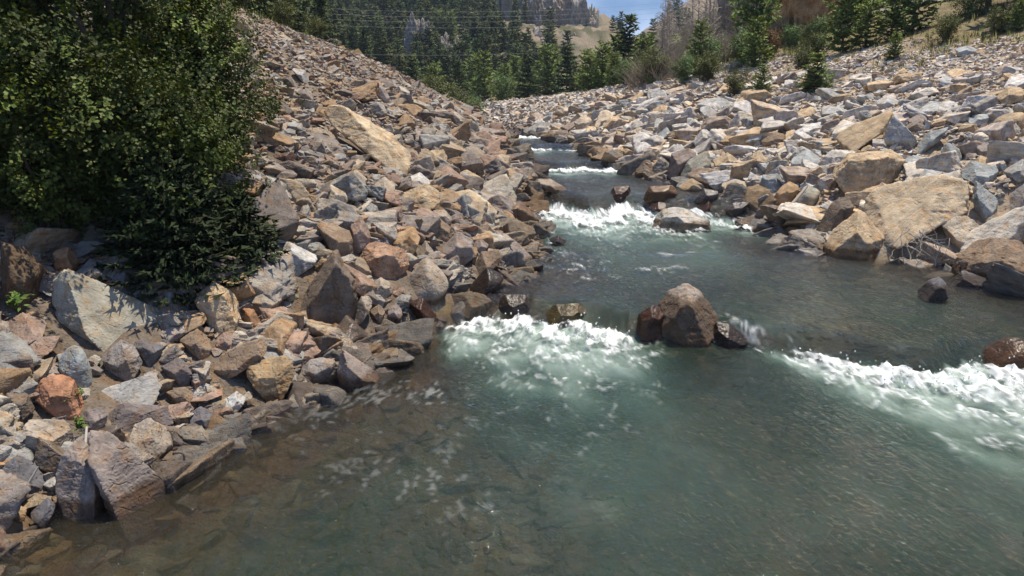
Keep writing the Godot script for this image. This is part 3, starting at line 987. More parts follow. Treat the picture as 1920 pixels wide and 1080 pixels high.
	boulder("redwet", "wet dark red slab at the left end of the near rapid", "wet dark red slab", Vector3(-1.45, 0.09, -10.72), 0.134, 0.19, [Vector2(-0.24, 0.36), Vector2(-0.11, 0.06), Vector2(0.12, -0.08), Vector2(0.25, 0.10), Vector2(0.02, 0.43)], [0.50, 0.60, 4, 0, 0.00])
	boulder("greytan", "leaning grey shard at the right foot of the tall triangular boulder", "leaning grey shard", Vector3(-2.35, 0.21, -10.25), 0.225, 0.18, [Vector2(-0.21, -0.08), Vector2(0.03, 0.07), Vector2(0.23, 0.33), Vector2(0.16, 0.44), Vector2(0.03, 0.45)], [-9.00, 0.60, 4, 0, 0.00])
	boulder("brown", "dark reddish cube between the leaning grey shard and the wet red slab", "dark reddish cube", Vector3(-2.11, 0.24, -10.38), 0.200, 0.11, [Vector2(-0.12, 0.16), Vector2(-0.04, -0.05), Vector2(0.10, -0.02), Vector2(0.13, 0.16), Vector2(0.03, 0.27)], [-9.00, 0.60, 4, 0, 0.00])
	boulder("mauve", "mauve cube next to the dark reddish cube at the water's edge", "mauve cube", Vector3(-1.85, 0.17, -10.48), 0.175, 0.12, [Vector2(-0.12, 0.24), Vector2(-0.11, -0.02), Vector2(0.06, -0.06), Vector2(0.14, 0.18), Vector2(0.02, 0.34)], [-9.00, 0.60, 4, 0, 0.00])
	boulder("greytan", "squat grey-tan stone just below the salmon-pink boulder", "squat grey-tan stone", Vector3(-2.12, 0.51, -10.85), 0.193, 0.15, [Vector2(-0.18, 0.16), Vector2(-0.04, -0.06), Vector2(0.19, 0.05), Vector2(0.16, 0.22), Vector2(-0.00, 0.32)], [-9.00, 0.60, 4, 0, 0.00])
	boulder("sand", "very large tilted tan slab lying high on the left scree", "very large", Vector3(-3.45, 2.10, -16.67), 0.204, 0.48, [Vector2(-1.03, 1.20), Vector2(0.57, -0.22), Vector2(0.94, -0.26), Vector2(1.13, 0.19), Vector2(0.68, 0.74), Vector2(-0.03, 1.18), Vector2(-0.50, 1.45), Vector2(-0.86, 1.47)], [-9.00, 0.60, 5, 0, 0.50])
	boulder("tan", "square tan block with a dark side just below the large tilted slab", "square tan block", Vector3(-2.27, 1.66, -20.77), 0.109, 0.32, [Vector2(-0.40, 0.58), Vector2(-0.37, -0.04), Vector2(0.21, -0.11), Vector2(0.42, 0.31), Vector2(0.27, 0.61)], [-9.00, 0.60, 4, 0, 0.00])
	boulder("grey", "pale grey slab near the crest of the left scree", "pale grey slab", Vector3(-6.19, 4.16, -21.14), 0.285, 0.25, [Vector2(-0.27, 0.44), Vector2(0.10, -0.08), Vector2(0.30, -0.03), Vector2(0.17, 0.37)], [-9.00, 0.60, 4, 0, 0.00])
	boulder("greypink", "long grey-pink slab near the crest uphill of the tilted tan slab", "long grey-pink slab", Vector3(-4.51, 3.62, -23.62), 0.189, 0.25, [Vector2(-0.48, 0.79), Vector2(-0.25, 0.50), Vector2(0.41, -0.14), Vector2(0.52, 0.17), Vector2(0.20, 0.66)], [-9.00, 0.60, 4, 0, 0.00])
	boulder("greypink", "flat grey-pink stone above the upper end of the tilted tan slab", "flat grey-pink stone", Vector3(-5.57, 3.65, -19.01), 0.285, 0.24, [Vector2(-0.32, 0.31), Vector2(-0.27, 0.07), Vector2(0.13, -0.07), Vector2(0.35, 0.14), Vector2(0.09, 0.38)], [-9.00, 0.60, 4, 0, 0.00])
	boulder("tan", "broad tan boulder next to the overhanging tan slab", "broad tan boulder", Vector3(-1.94, 1.40, -14.55), 0.133, 0.31, [Vector2(-0.43, 0.31), Vector2(0.14, -0.10), Vector2(0.45, 0.14), Vector2(0.45, 0.35), Vector2(0.16, 0.55)], [-9.00, 0.60, 5, 0, 0.40])
	boulder("sand", "overhanging flat tan slab with black shadow beneath it on the left bank", "overhanging flat tan slab", Vector3(-1.01, 0.81, -16.91), 0.060, 0.43, [Vector2(-0.67, 0.61), Vector2(0.45, -0.13), Vector2(0.69, 0.16), Vector2(0.36, 0.50), Vector2(-0.02, 0.74)], [-9.00, 0.90, 5, 0, 0.50])
	boulder("pale", "flat light slab uphill of the broad tan boulder", "flat light slab", Vector3(-2.23, 1.58, -16.15), 0.137, 0.26, [Vector2(-0.40, 0.25), Vector2(-0.21, -0.08), Vector2(0.41, 0.19), Vector2(0.10, 0.44)], [-9.00, 0.60, 4, 0, 0.00])
	boulder("palesand", "pale cream block at the edge of the alder shade", "pale cream block", Vector3(-3.21, 1.67, -12.55), 0.250, 0.21, [Vector2(-0.23, 0.22), Vector2(0.03, -0.08), Vector2(0.25, 0.18), Vector2(0.19, 0.39), Vector2(-0.06, 0.46)], [-9.00, 0.60, 4, 0, 0.00])
	boulder("redwet", "flat red-brown slab in the alder shade", "flat red-brown slab", Vector3(-4.24, 2.48, -13.08), 0.314, 0.10, [Vector2(-0.30, 0.13), Vector2(-0.12, -0.04), Vector2(0.31, 0.07), Vector2(0.15, 0.21)], [-9.00, 0.60, 4, 0, 0.00])
	boulder("tan", "tan rock sloping into the river near the second rapid", "tan rock sloping into", Vector3(-0.36, 0.67, -20.94), 0.017, 0.33, [Vector2(-0.39, 0.72), Vector2(-0.23, 0.34), Vector2(0.15, -0.13), Vector2(0.39, 0.13), Vector2(0.04, 0.59)], [-9.00, 0.60, 4, 0, 0.00])
	boulder("greytan", "flat tan rock lying in the river edge upstream of the second rapid", "flat tan rock", Vector3(1.33, 0.78, -22.75), -0.059, 0.30, [Vector2(-0.55, 0.43), Vector2(-0.46, 0.17), Vector2(0.11, -0.08), Vector2(0.55, 0.07), Vector2(-0.07, 0.43)], [0.98, 0.60, 4, 0, 0.00])
	boulder("wet", "cluster-topped dark rock at the left end of the second rapid", "cluster-topped dark rock", Vector3(0.46, 0.24, -19.12), -0.024, 0.30, [Vector2(-0.46, 0.24), Vector2(-0.16, -0.09), Vector2(0.46, 0.06), Vector2(0.43, 0.29), Vector2(-0.17, 0.51)], [0.60, 0.60, 4, 0, 0.00])
	boulder("wet", "low dark wet rock alone in the upper pool below the second rapid", "low dark wet rock", Vector3(1.10, 0.28, -16.37), -0.067, 0.14, [Vector2(-0.24, 0.13), Vector2(-0.04, -0.04), Vector2(0.24, 0.07), Vector2(0.01, 0.22)], [0.60, 0.60, 4, 0, 0.00])
	boulder("pink", "flat pink slab uphill of the cracked ochre boulder", "flat pink slab", Vector3(-2.27, 1.42, -13.07), 0.172, 0.15, [Vector2(-0.22, 0.17), Vector2(-0.16, -0.04), Vector2(0.23, -0.02), Vector2(0.18, 0.25)], [-9.00, 0.60, 4, 0, 0.00])
	boulder("pink", "pink slab downhill of the broad tan boulder", "pink slab", Vector3(-1.75, 1.22, -13.73), 0.127, 0.21, [Vector2(-0.34, 0.27), Vector2(-0.30, 0.09), Vector2(-0.06, -0.06), Vector2(0.35, 0.18), Vector2(-0.02, 0.32)], [-9.00, 0.60, 4, 0, 0.00])
	boulder("umber", "dark flat slab under the overhanging tan slab", "dark flat slab", Vector3(-0.63, 0.73, -14.84), 0.042, 0.17, [Vector2(-0.26, 0.19), Vector2(-0.19, -0.05), Vector2(0.27, 0.08), Vector2(0.13, 0.30)], [-9.00, 0.60, 4, 0, 0.00])
	boulder("greytan", "grey-tan stone under the left end of the overhanging slab", "grey-tan stone", Vector3(-1.43, 1.09, -14.15), 0.101, 0.17, [Vector2(-0.21, 0.34), Vector2(-0.16, 0.11), Vector2(0.05, -0.07), Vector2(0.22, 0.16), Vector2(0.06, 0.36)], [-9.00, 0.60, 4, 0, 0.00])
	boulder("tan", "tan block below the lower left edge of the tilted slab", "tan block below the lower", Vector3(-3.09, 1.94, -13.69), 0.222, 0.19, [Vector2(-0.24, 0.24), Vector2(-0.16, -0.06), Vector2(0.15, -0.06), Vector2(0.26, 0.17), Vector2(0.05, 0.36)], [-9.00, 0.60, 4, 0, 0.00])
	boulder("palesand", "cream stone between the tilted slab and the broad tan boulder", "cream stone", Vector3(-2.58, 1.72, -14.12), 0.180, 0.20, [Vector2(-0.23, 0.25), Vector2(-0.19, 0.07), Vector2(0.08, -0.07), Vector2(0.25, 0.19), Vector2(0.01, 0.41)], [-9.00, 0.60, 4, 0, 0.00])
	boulder("tan", "tan stone directly uphill of the overhanging slab", "tan stone directly uphill of the overhanging slab", Vector3(-1.35, 1.18, -20.76), 0.065, 0.31, [Vector2(-0.47, 0.32), Vector2(-0.32, -0.09), Vector2(0.24, -0.09), Vector2(0.48, 0.24), Vector2(0.01, 0.51)], [-9.00, 0.60, 4, 0, 0.00])
	boulder("greytan", "grey-tan block on the left scree uphill of the third rapid", "grey-tan block on the left scree", Vector3(-1.30, 1.73, -22.08), 0.059, 0.30, [Vector2(-0.37, 0.46), Vector2(-0.29, 0.10), Vector2(0.12, -0.11), Vector2(0.38, 0.30), Vector2(0.05, 0.59)], [-9.00, 0.60, 4, 0, 0.00])
	boulder("pink", "flat pinkish slab at the left frame edge below the lichen-blotched boulder", "flat pinkish slab", Vector3(-5.53, 0.90, -7.44), 0.639, 0.19, [Vector2(-0.22, -0.06), Vector2(0.20, 0.07), Vector2(0.26, 0.20), Vector2(0.04, 0.34), Vector2(-0.19, 0.22)], [-9.00, 0.60, 5, 0, 0.60])
	boulder("pink", "second thinner pink-brown slab below the flat pinkish slab", "second thinner pink-brown slab", Vector3(-5.34, 0.79, -7.25), 0.635, 0.12, [Vector2(-0.27, 0.05), Vector2(0.02, -0.04), Vector2(0.27, 0.09), Vector2(0.31, 0.19), Vector2(0.07, 0.21), Vector2(-0.26, 0.12)], [-9.00, 0.60, 5, 0, 0.60])
	boulder("blue", "rounded blue-grey boulder with a dark right side below the lichen-blotched boulder", "rounded blue-grey boulder", Vector3(-4.79, 0.45, -7.07), 0.595, 0.21, [Vector2(-0.17, 0.34), Vector2(0.08, -0.11), Vector2(0.22, 0.12), Vector2(0.15, 0.55), Vector2(0.02, 0.59)], [-9.00, 0.60, 5, 1, 0.00])
	boulder("greymauve", "angular grey-mauve boulder right of the rounded blue-grey boulder", "angular grey-mauve boulder", Vector3(-4.51, 0.42, -7.48), 0.542, 0.20, [Vector2(-0.18, 0.31), Vector2(-0.09, -0.09), Vector2(0.14, 0.06), Vector2(0.24, 0.18), Vector2(0.21, 0.36), Vector2(0.05, 0.49)], [-9.00, 0.60, 5, 0, 0.00])
	boulder("slate", "dark slate block behind the angular grey-mauve boulder", "dark slate block", Vector3(-4.35, 0.52, -7.80), 0.509, 0.14, [Vector2(-0.14, 0.28), Vector2(-0.07, -0.06), Vector2(0.14, 0.04), Vector2(0.20, 0.18), Vector2(-0.03, 0.31)], [-9.00, 0.60, 4, 0, 0.00])
	boulder("brown", "long tan-edged brown slab tilted toward the water", "long tan-edged brown slab", Vector3(-3.40, 0.20, -8.08), 0.398, 0.19, [Vector2(-0.37, -0.09), Vector2(0.40, 0.33), Vector2(0.30, 0.49), Vector2(0.04, 0.43), Vector2(-0.30, 0.25)], [-9.00, 0.70, 5, 0, 0.00])
	boulder("ochredark", "rough ochre block with a dark right face at the shore below the long brown slab", "rough ochre block", Vector3(-3.02, -0.06, -8.03), 0.360, 0.24, [Vector2(-0.27, 0.38), Vector2(0.02, -0.10), Vector2(0.18, 0.08), Vector2(0.32, 0.31), Vector2(0.30, 0.54), Vector2(-0.20, 0.51)], [-9.00, 0.60, 5, 0, 0.00])
	boulder("rustred", "bright rust-red topped boulder below the rounded blue-grey boulder", "bright rust-red topped boulder", Vector3(-4.66, 0.36, -6.59), 0.616, 0.21, [Vector2(-0.22, 0.31), Vector2(-0.03, -0.06), Vector2(0.12, -0.09), Vector2(0.26, -0.04), Vector2(0.17, 0.41), Vector2(0.00, 0.49), Vector2(-0.11, 0.47)], [-9.00, 0.70, 5, 0, 0.00])
	boulder("grey", "long pale grey slab right of the rust-red topped boulder", "long pale grey slab", Vector3(-4.28, 0.29, -7.10), 0.543, 0.13, [Vector2(-0.36, 0.17), Vector2(-0.22, 0.06), Vector2(0.03, -0.05), Vector2(0.24, -0.06), Vector2(0.41, 0.18), Vector2(0.29, 0.31), Vector2(-0.05, 0.25)], [-9.00, 0.80, 5, 0, 0.80])
	boulder("umber", "dark tan-topped rock at the left frame edge beside the rust-red topped boulder", "dark tan-topped rock", Vector3(-4.88, 0.49, -6.29), 0.660, 0.13, [Vector2(-0.13, 0.14), Vector2(-0.10, -0.05), Vector2(0.16, 0.08), Vector2(0.12, 0.26), Vector2(-0.05, 0.30)], [-9.00, 0.60, 4, 0, 0.00])
	boulder("mauvedark", "purple-grey slab with a moss patch below the long pale grey slab", "purple-grey slab", Vector3(-3.99, 0.17, -6.80), 0.530, 0.13, [Vector2(-0.30, 0.18), Vector2(-0.26, 0.05), Vector2(-0.01, -0.06), Vector2(0.33, -0.03), Vector2(0.32, 0.17), Vector2(-0.13, 0.31)], [-9.00, 0.60, 5, 0, 0.50])
	boulder("mauvedark", "dark mauve wedge left of the purple-grey slab", "dark mauve wedge", Vector3(-4.31, 0.28, -6.48), 0.588, 0.13, [Vector2(-0.15, 0.07), Vector2(-0.10, -0.04), Vector2(0.16, 0.07), Vector2(0.19, 0.21), Vector2(-0.01, 0.23)], [-9.00, 0.60, 4, 0, 0.00])
	boulder("greytan", "rounded tan-grey boulder at the shore above the big cracked slab", "rounded tan-grey boulder", Vector3(-3.73, -0.09, -6.46), 0.523, 0.18, [Vector2(-0.19, 0.43), Vector2(-0.15, 0.24), Vector2(-0.04, 0.11), Vector2(0.15, -0.09), Vector2(0.24, 0.12), Vector2(0.22, 0.32), Vector2(0.04, 0.49)], [-9.00, 0.70, 5, 0, 0.40])
	boulder("greytan", "tan block with a moss smear left of the big cracked slab", "tan block with a moss smear", Vector3(-4.49, 0.24, -6.07), 0.638, 0.16, [Vector2(-0.19, 0.30), Vector2(-0.16, 0.10), Vector2(0.02, -0.07), Vector2(0.14, -0.06), Vector2(0.24, 0.09), Vector2(0.23, 0.28), Vector2(-0.11, 0.37)], [-9.00, 0.60, 5, 0, 0.00])
	boulder("mauve", "left half of the big cracked slab sloping into the dark water", "left half of the big cracked slab", Vector3(-3.89, -0.23, -5.57), 0.609, 0.25, [Vector2(-0.19, 0.24), Vector2(0.23, -0.16), Vector2(0.21, 0.50), Vector2(0.16, 0.81), Vector2(0.03, 0.89), Vector2(-0.18, 0.58)], [0.12, 1.20, 5, 0, 0.90])
	boulder("mauve", "right half of the big cracked slab with a rust-red wet foot", "right half of the big cracked slab", Vector3(-3.52, -0.20, -5.63), 0.558, 0.32, [Vector2(-0.29, 0.93), Vector2(-0.12, -0.10), Vector2(0.36, -0.17), Vector2(0.42, 0.12), Vector2(0.12, 0.67), Vector2(0.01, 0.86)], [0.14, 1.20, 5, 0, 0.90])
	boulder("tan", "small tan stone at the bottom of the left shore", "small tan stone", Vector3(-4.34, -0.06, -5.32), 0.684, 0.08, [Vector2(-0.08, 0.15), Vector2(-0.07, 0.09), Vector2(0.05, -0.04), Vector2(0.12, 0.15), Vector2(0.03, 0.20)], [-9.00, 0.60, 4, 0, 0.00])
	boulder("slate", "dark purple-grey stone beside the small tan shore stone", "dark purple-grey stone", Vector3(-4.10, -0.04, -5.34), 0.655, 0.09, [Vector2(-0.09, 0.12), Vector2(-0.02, -0.04), Vector2(0.12, 0.14), Vector2(0.07, 0.24)], [0.05, 0.60, 4, 0, 0.00])
	boulder("mauvedark", "thin slab at the frame edge above the small tan shore stone", "thin slab", Vector3(-4.43, 0.06, -5.48), 0.680, 0.09, [Vector2(-0.10, -0.02), Vector2(0.12, 0.06), Vector2(0.11, 0.12), Vector2(-0.09, 0.08)], [-9.00, 0.60, 4, 0, 0.00])
	boulder("slate", "dark slate rock with mossy top left of the cracked slab", "dark slate rock with mossy top", Vector3(-4.46, 0.06, -5.67), 0.667, 0.15, [Vector2(-0.17, 0.13), Vector2(-0.03, -0.05), Vector2(0.18, -0.07), Vector2(0.18, 0.19), Vector2(-0.01, 0.37), Vector2(-0.14, 0.30)], [-9.00, 0.60, 5, 0, 0.00])
	boulder("mauve", "mauve wedge rock jutting into the near pool as the shore's tip", "mauve wedge rock", Vector3(-2.01, -0.10, -8.48), 0.232, 0.23, [Vector2(-0.28, 0.29), Vector2(-0.27, 0.09), Vector2(-0.01, -0.10), Vector2(0.30, 0.15), Vector2(-0.05, 0.45), Vector2(-0.18, 0.56)], [0.12, 0.40, 5, 0, 0.00])
	boulder("greymauve", "grey flat-topped stones' largest block left of the jutting mauve wedge", "grey flat-topped stones' largest block", Vector3(-2.58, -0.01, -8.57), 0.293, 0.16, [Vector2(-0.24, 0.13), Vector2(-0.05, -0.05), Vector2(0.24, 0.04), Vector2(0.26, 0.24), Vector2(0.11, 0.30), Vector2(-0.08, 0.28)], [0.08, 0.60, 4, 0, 0.00])
	boulder("pale", "light grey angular stone at the waterline below the long brown slab", "light grey angular stone", Vector3(-3.31, -0.03, -7.58), 0.412, 0.12, [Vector2(-0.14, 0.15), Vector2(-0.04, -0.05), Vector2(0.17, 0.15), Vector2(0.06, 0.27)], [0.04, 0.60, 4, 0, 0.00])
	boulder("pink", "small pink block above the flat-topped grey shore stone", "small pink block", Vector3(-2.78, 0.13, -8.73), 0.308, 0.09, [Vector2(-0.12, 0.07), Vector2(-0.03, -0.04), Vector2(0.13, 0.09), Vector2(0.08, 0.21), Vector2(-0.06, 0.21)], [-9.00, 0.60, 4, 0, 0.00])
	boulder("mauvedark", "dark mauve stone between the slate block and the long brown slab", "dark mauve stone", Vector3(-3.99, 0.30, -7.71), 0.477, 0.14, [Vector2(-0.16, 0.22), Vector2(-0.10, -0.03), Vector2(0.13, -0.06), Vector2(0.20, 0.16), Vector2(0.05, 0.32)], [-9.00, 0.60, 4, 0, 0.00])
	boulder("brown", "reddish stone right of the long pale grey slab", "reddish stone", Vector3(-3.81, 0.11, -7.42), 0.474, 0.12, [Vector2(-0.16, 0.23), Vector2(-0.12, 0.07), Vector2(0.09, -0.05), Vector2(0.19, 0.09), Vector2(0.04, 0.26)], [-9.00, 0.60, 4, 0, 0.00])
	boulder("slate", "dark slate cube at the waterline right of the purple-grey slab", "dark slate cube", Vector3(-3.50, -0.01, -7.14), 0.456, 0.11, [Vector2(-0.12, 0.18), Vector2(-0.08, -0.04), Vector2(0.11, -0.04), Vector2(0.15, 0.15), Vector2(0.02, 0.25)], [0.05, 0.60, 4, 0, 0.00])
	boulder("palesand", "pale chip stone above the long brown slab", "pale chip stone", Vector3(-3.53, 0.36, -8.40), 0.398, 0.11, [Vector2(-0.15, 0.14), Vector2(-0.00, -0.04), Vector2(0.17, 0.10), Vector2(0.05, 0.22)], [-9.00, 0.60, 4, 0, 0.00])
	boulder("brown", "brown rough stone below the tan pyramid-shaped boulder", "brown rough stone", Vector3(-3.96, 0.44, -8.20), 0.450, 0.16, [Vector2(-0.18, 0.25), Vector2(-0.11, 0.06), Vector2(0.13, -0.07), Vector2(0.21, 0.19), Vector2(0.05, 0.37)], [-9.00, 0.60, 4, 0, 0.00])
	boulder("pink", "pink flat stone below the tan pyramid boulder's right corner", "pink flat stone", Vector3(-3.69, 0.46, -8.48), 0.410, 0.12, [Vector2(-0.15, 0.12), Vector2(-0.10, -0.04), Vector2(0.09, -0.04), Vector2(0.17, 0.14), Vector2(-0.01, 0.23)], [-9.00, 0.60, 4, 0, 0.00])
	boulder("redwet", "orange-brown wet rock at the left foot of the lone pointed river boulder", "orange-brown wet rock at the left foot", Vector3(2.20, -0.00, -10.42), -0.208, 0.21, [Vector2(-0.26, -0.09), Vector2(0.26, -0.09), Vector2(0.19, 0.39), Vector2(-0.01, 0.49), Vector2(-0.22, 0.32)], [0.75, 0.60, 4, 0, 0.00])
	boulder("wet", "dark wet rock trailing from the right foot of the lone river boulder", "dark wet rock trailing", Vector3(3.35, -0.07, -10.10), -0.320, 0.20, [Vector2(-0.35, 0.09), Vector2(-0.18, -0.06), Vector2(0.34, 0.09), Vector2(-0.04, 0.34), Vector2(-0.23, 0.36)], [0.75, 0.60, 5, 0, 0.00])
	boulder("greybrown", "large pointed grey-brown boulder standing alone in the near rapid", "large pointed grey-brown boulder", Vector3(2.71, -0.07, -10.42), -0.255, 0.42, [Vector2(-0.61, -0.12), Vector2(-0.38, -0.16), Vector2(0.15, -0.12), Vector2(0.60, 0.17), Vector2(0.55, 0.32), Vector2(0.38, 0.59), Vector2(0.18, 0.80), Vector2(0.00, 0.90), Vector2(-0.20, 0.81), Vector2(-0.37, 0.62), Vector2(-0.51, 0.38)], [0.62, 0.50, 5, 0, 0.00])
	boulder("moss", "water-draped olive mossy rock in the crest of the near rapid", "water-draped olive mossy rock", Vector3(0.94, -0.02, -11.07), -0.085, 0.21, [Vector2(-0.39, 0.13), Vector2(-0.28, -0.06), Vector2(0.39, -0.04), Vector2(0.34, 0.21), Vector2(0.16, 0.34), Vector2(-0.24, 0.30)], [0.70, 0.60, 5, 0, 0.00])
	boulder("wet", "dark wet rock with a red fleck at the left of the rapid crest", "dark wet rock", Vector3(0.04, 0.07, -11.44), -0.003, 0.18, [Vector2(-0.31, 0.14), Vector2(-0.22, -0.03), Vector2(0.24, -0.05), Vector2(0.31, 0.14), Vector2(0.19, 0.30), Vector2(-0.17, 0.30)], [0.70, 0.60, 4, 0, 0.00])
	boulder("umberwet", "wet orange-brown rounded rock at the right end of the near rapid", "wet orange-brown rounded rock", Vector3(6.85, -0.12, -8.99), -0.651, 0.30, [Vector2(-0.43, 0.19), Vector2(-0.33, 0.07), Vector2(-0.10, -0.11), Vector2(0.39, 0.13), Vector2(0.26, 0.56), Vector2(-0.01, 0.60), Vector2(-0.29, 0.45)], [0.62, 0.60, 5, 1, 0.00])
	boulder("halfpale", "rock with a dark left and a bone-white right side in midstream", "rock with a dark", Vector3(4.54, 0.20, -18.40), -0.242, 0.48, [Vector2(-0.85, 0.15), Vector2(-0.69, -0.08), Vector2(-0.02, -0.13), Vector2(0.83, -0.08), Vector2(0.74, 0.35), Vector2(0.19, 0.64), Vector2(-0.20, 0.71), Vector2(-0.62, 0.58)], [0.55, 0.50, 5, 0, 0.00])
	boulder("redwet", "red-brown wet rock topmost in the second rapid's crest", "red-brown wet rock", Vector3(3.40, 0.59, -22.09), -0.153, 0.29, [Vector2(-0.46, -0.03), Vector2(0.17, -0.09), Vector2(0.45, 0.16), Vector2(0.32, 0.48), Vector2(-0.18, 0.43)], [1.00, 0.60, 4, 0, 0.00])
	boulder("umberwet", "orange-brown wet rock right of the red-brown rock in the second rapid", "orange-brown wet rock right of the red-brown rock", Vector3(4.50, 0.75, -20.95), -0.211, 0.32, [Vector2(-0.57, -0.07), Vector2(0.25, -0.08), Vector2(0.55, 0.23), Vector2(0.31, 0.47), Vector2(-0.40, 0.40)], [1.00, 0.60, 4, 0, 0.00])
	boulder("redwet", "flat red wet rock just above the half-white midstream rock", "flat red wet rock", Vector3(4.41, 0.48, -20.53), -0.212, 0.21, [Vector2(-0.42, 0.08), Vector2(0.03, -0.05), Vector2(0.41, 0.22), Vector2(-0.06, 0.27)], [0.90, 0.60, 4, 0, 0.00])
	boulder("wet", "blackish rock at the right side of the second rapid", "blackish rock", Vector3(5.74, 0.75, -20.50), -0.273, 0.26, [Vector2(-0.40, -0.07), Vector2(0.40, -0.07), Vector2(0.33, 0.34), Vector2(-0.09, 0.41)], [0.90, 0.60, 4, 0, 0.00])
	boulder("redwet", "small dark red rock below the blackish rock", "small dark red rock", Vector3(5.58, 0.45, -20.19), -0.270, 0.21, [Vector2(-0.29, -0.03), Vector2(0.04, -0.07), Vector2(0.28, 0.23), Vector2(0.16, 0.38)], [0.80, 0.60, 4, 0, 0.00])
	boulder("wet", "low black rock between the second rapid and the right shore", "low black rock", Vector3(6.36, 0.47, -19.44), -0.316, 0.24, [Vector2(-0.37, 0.19), Vector2(-0.25, -0.08), Vector2(0.13, 0.06), Vector2(0.32, 0.45), Vector2(-0.14, 0.41)], [0.70, 0.60, 4, 0, 0.00])
	boulder("slate", "small dark grey rock rising alone from the brown right pool", "small dark grey rock", Vector3(7.23, 0.25, -11.52), -0.561, 0.21, [Vector2(-0.27, 0.07), Vector2(0.01, -0.08), Vector2(0.26, 0.08), Vector2(0.18, 0.35), Vector2(0.06, 0.43), Vector2(-0.09, 0.34)], [0.55, 0.60, 4, 0, 0.00])
	boulder("slate", "low flat dark rock at the shore behind the lone dark pool rock", "low flat dark rock", Vector3(8.46, 0.26, -12.41), -0.598, 0.23, [Vector2(-0.40, -0.05), Vector2(-0.04, -0.05), Vector2(0.38, 0.11), Vector2(0.17, 0.21), Vector2(-0.16, 0.30)], [0.50, 0.60, 5, 0, 0.00])
	boulder("tan", "low pale tan stone awash at the right shore", "low pale tan stone", Vector3(7.08, 0.33, -17.27), -0.389, 0.19, [Vector2(-0.38, 0.05), Vector2(0.27, -0.04), Vector2(0.35, 0.15), Vector2(-0.09, 0.23)], [0.50, 0.60, 4, 0, 0.00])
	boulder("sand", "huge bright tan boulder, the largest on the right bank, with a sunlit flat top", "huge bright tan boulder", Vector3(8.97, 0.67, -15.35), -0.529, 0.96, [Vector2(-1.21, 0.56), Vector2(-0.74, -0.22), Vector2(-0.20, -0.26), Vector2(1.03, 0.66), Vector2(0.94, 1.28), Vector2(0.46, 1.45), Vector2(-0.26, 1.31), Vector2(-0.83, 1.07)], [-9.00, 1.10, 5, 0, 0.35])
	boulder("tan", "rounded tan boulder standing in the water before the huge bright boulder", "rounded tan boulder standing in the water", Vector3(7.65, 0.17, -15.19), -0.467, 0.58, [Vector2(-0.71, -0.09), Vector2(-0.48, -0.19), Vector2(0.32, -0.21), Vector2(0.68, -0.08), Vector2(0.58, 0.62), Vector2(0.23, 1.01), Vector2(0.04, 1.19), Vector2(-0.61, 0.52)], [0.50, 0.50, 5, 0, 0.00])
	boulder("tan", "big tan block with a darker right face uphill of the huge bright boulder", "big tan block", Vector3(9.33, 1.09, -18.19), -0.474, 0.72, [Vector2(-0.98, 0.68), Vector2(-0.86, 0.53), Vector2(-0.24, -0.24), Vector2(0.75, 0.75), Vector2(0.77, 1.09), Vector2(0.38, 1.35), Vector2(-0.63, 1.22)], [-9.00, 0.25, 5, 0, 0.00])
	boulder("tan", "tan boulder with a pointed shaded brown front high above the big tan block", "tan boulder", Vector3(10.31, 2.15, -20.69), -0.462, 0.68, [Vector2(-0.85, 0.52), Vector2(-0.45, -0.23), Vector2(0.68, 0.81), Vector2(0.65, 1.29), Vector2(-0.36, 0.83)], [-9.00, 1.00, 5, 0, 0.00])
	boulder("blue", "smooth blue-grey slab leaning against the huge bright boulder's right end", "smooth blue-grey slab", Vector3(10.19, 1.08, -14.86), -0.601, 0.33, [Vector2(-0.35, 0.63), Vector2(-0.20, 0.26), Vector2(-0.01, -0.16), Vector2(0.21, 0.18), Vector2(0.22, 0.47), Vector2(-0.26, 0.88)], [-9.00, 0.60, 5, 0, 0.00])
	boulder("palesand", "cream layered boulder with a dark left face below the leaning blue slab", "cream layered boulder", Vector3(9.48, 0.49, -14.39), -0.583, 0.38, [Vector2(-0.50, 0.62), Vector2(-0.33, 0.33), Vector2(-0.06, -0.14), Vector2(0.26, 0.16), Vector2(0.36, 0.51), Vector2(0.09, 0.78), Vector2(-0.30, 0.79)], [-9.00, 0.80, 5, 0, 0.00])
	boulder("greytan", "blocky grey-tan boulder right of the cream layered boulder", "blocky grey-tan boulder", Vector3(10.20, 0.85, -14.29), -0.620, 0.27, [Vector2(-0.34, 0.30), Vector2(-0.28, 0.12), Vector2(0.11, -0.09), Vector2(0.29, 0.14), Vector2(0.21, 0.41), Vector2(-0.12, 0.52)], [-9.00, 0.60, 4, 0, 0.00])
	boulder("brown", "large brown boulder with a black left face at the right waterline", "large brown boulder", Vector3(9.17, 0.22, -12.86), -0.619, 0.52, [Vector2(-0.72, 0.12), Vector2(-0.09, -0.16), Vector2(0.65, -0.11), Vector2(0.57, 0.68), Vector2(0.19, 0.89), Vector2(-0.27, 0.84), Vector2(-0.58, 0.57)], [0.50, 0.60, 5, 0, 0.00])
	boulder("greypink", "purple-brown boulder at the right frame edge above the blocky grey-tan one", "purple-brown boulder at the right frame edge", Vector3(10.82, 1.24, -14.72), -0.634, 0.34, [Vector2(-0.34, 0.22), Vector2(0.00, -0.14), Vector2(0.32, -0.12), Vector2(0.11, 0.78), Vector2(-0.17, 0.52)], [-9.00, 0.60, 4, 0, 0.00])
	boulder("blue", "broad blue-grey boulder behind the huge bright boulder's right end", "broad blue-grey boulder", Vector3(10.48, 1.70, -15.68), -0.589, 0.36, [Vector2(-0.47, 0.31), Vector2(-0.14, 0.13), Vector2(0.30, -0.11), Vector2(0.36, 0.50), Vector2(-0.21, 0.62)], [-9.00, 0.60, 5, 0, 0.00])
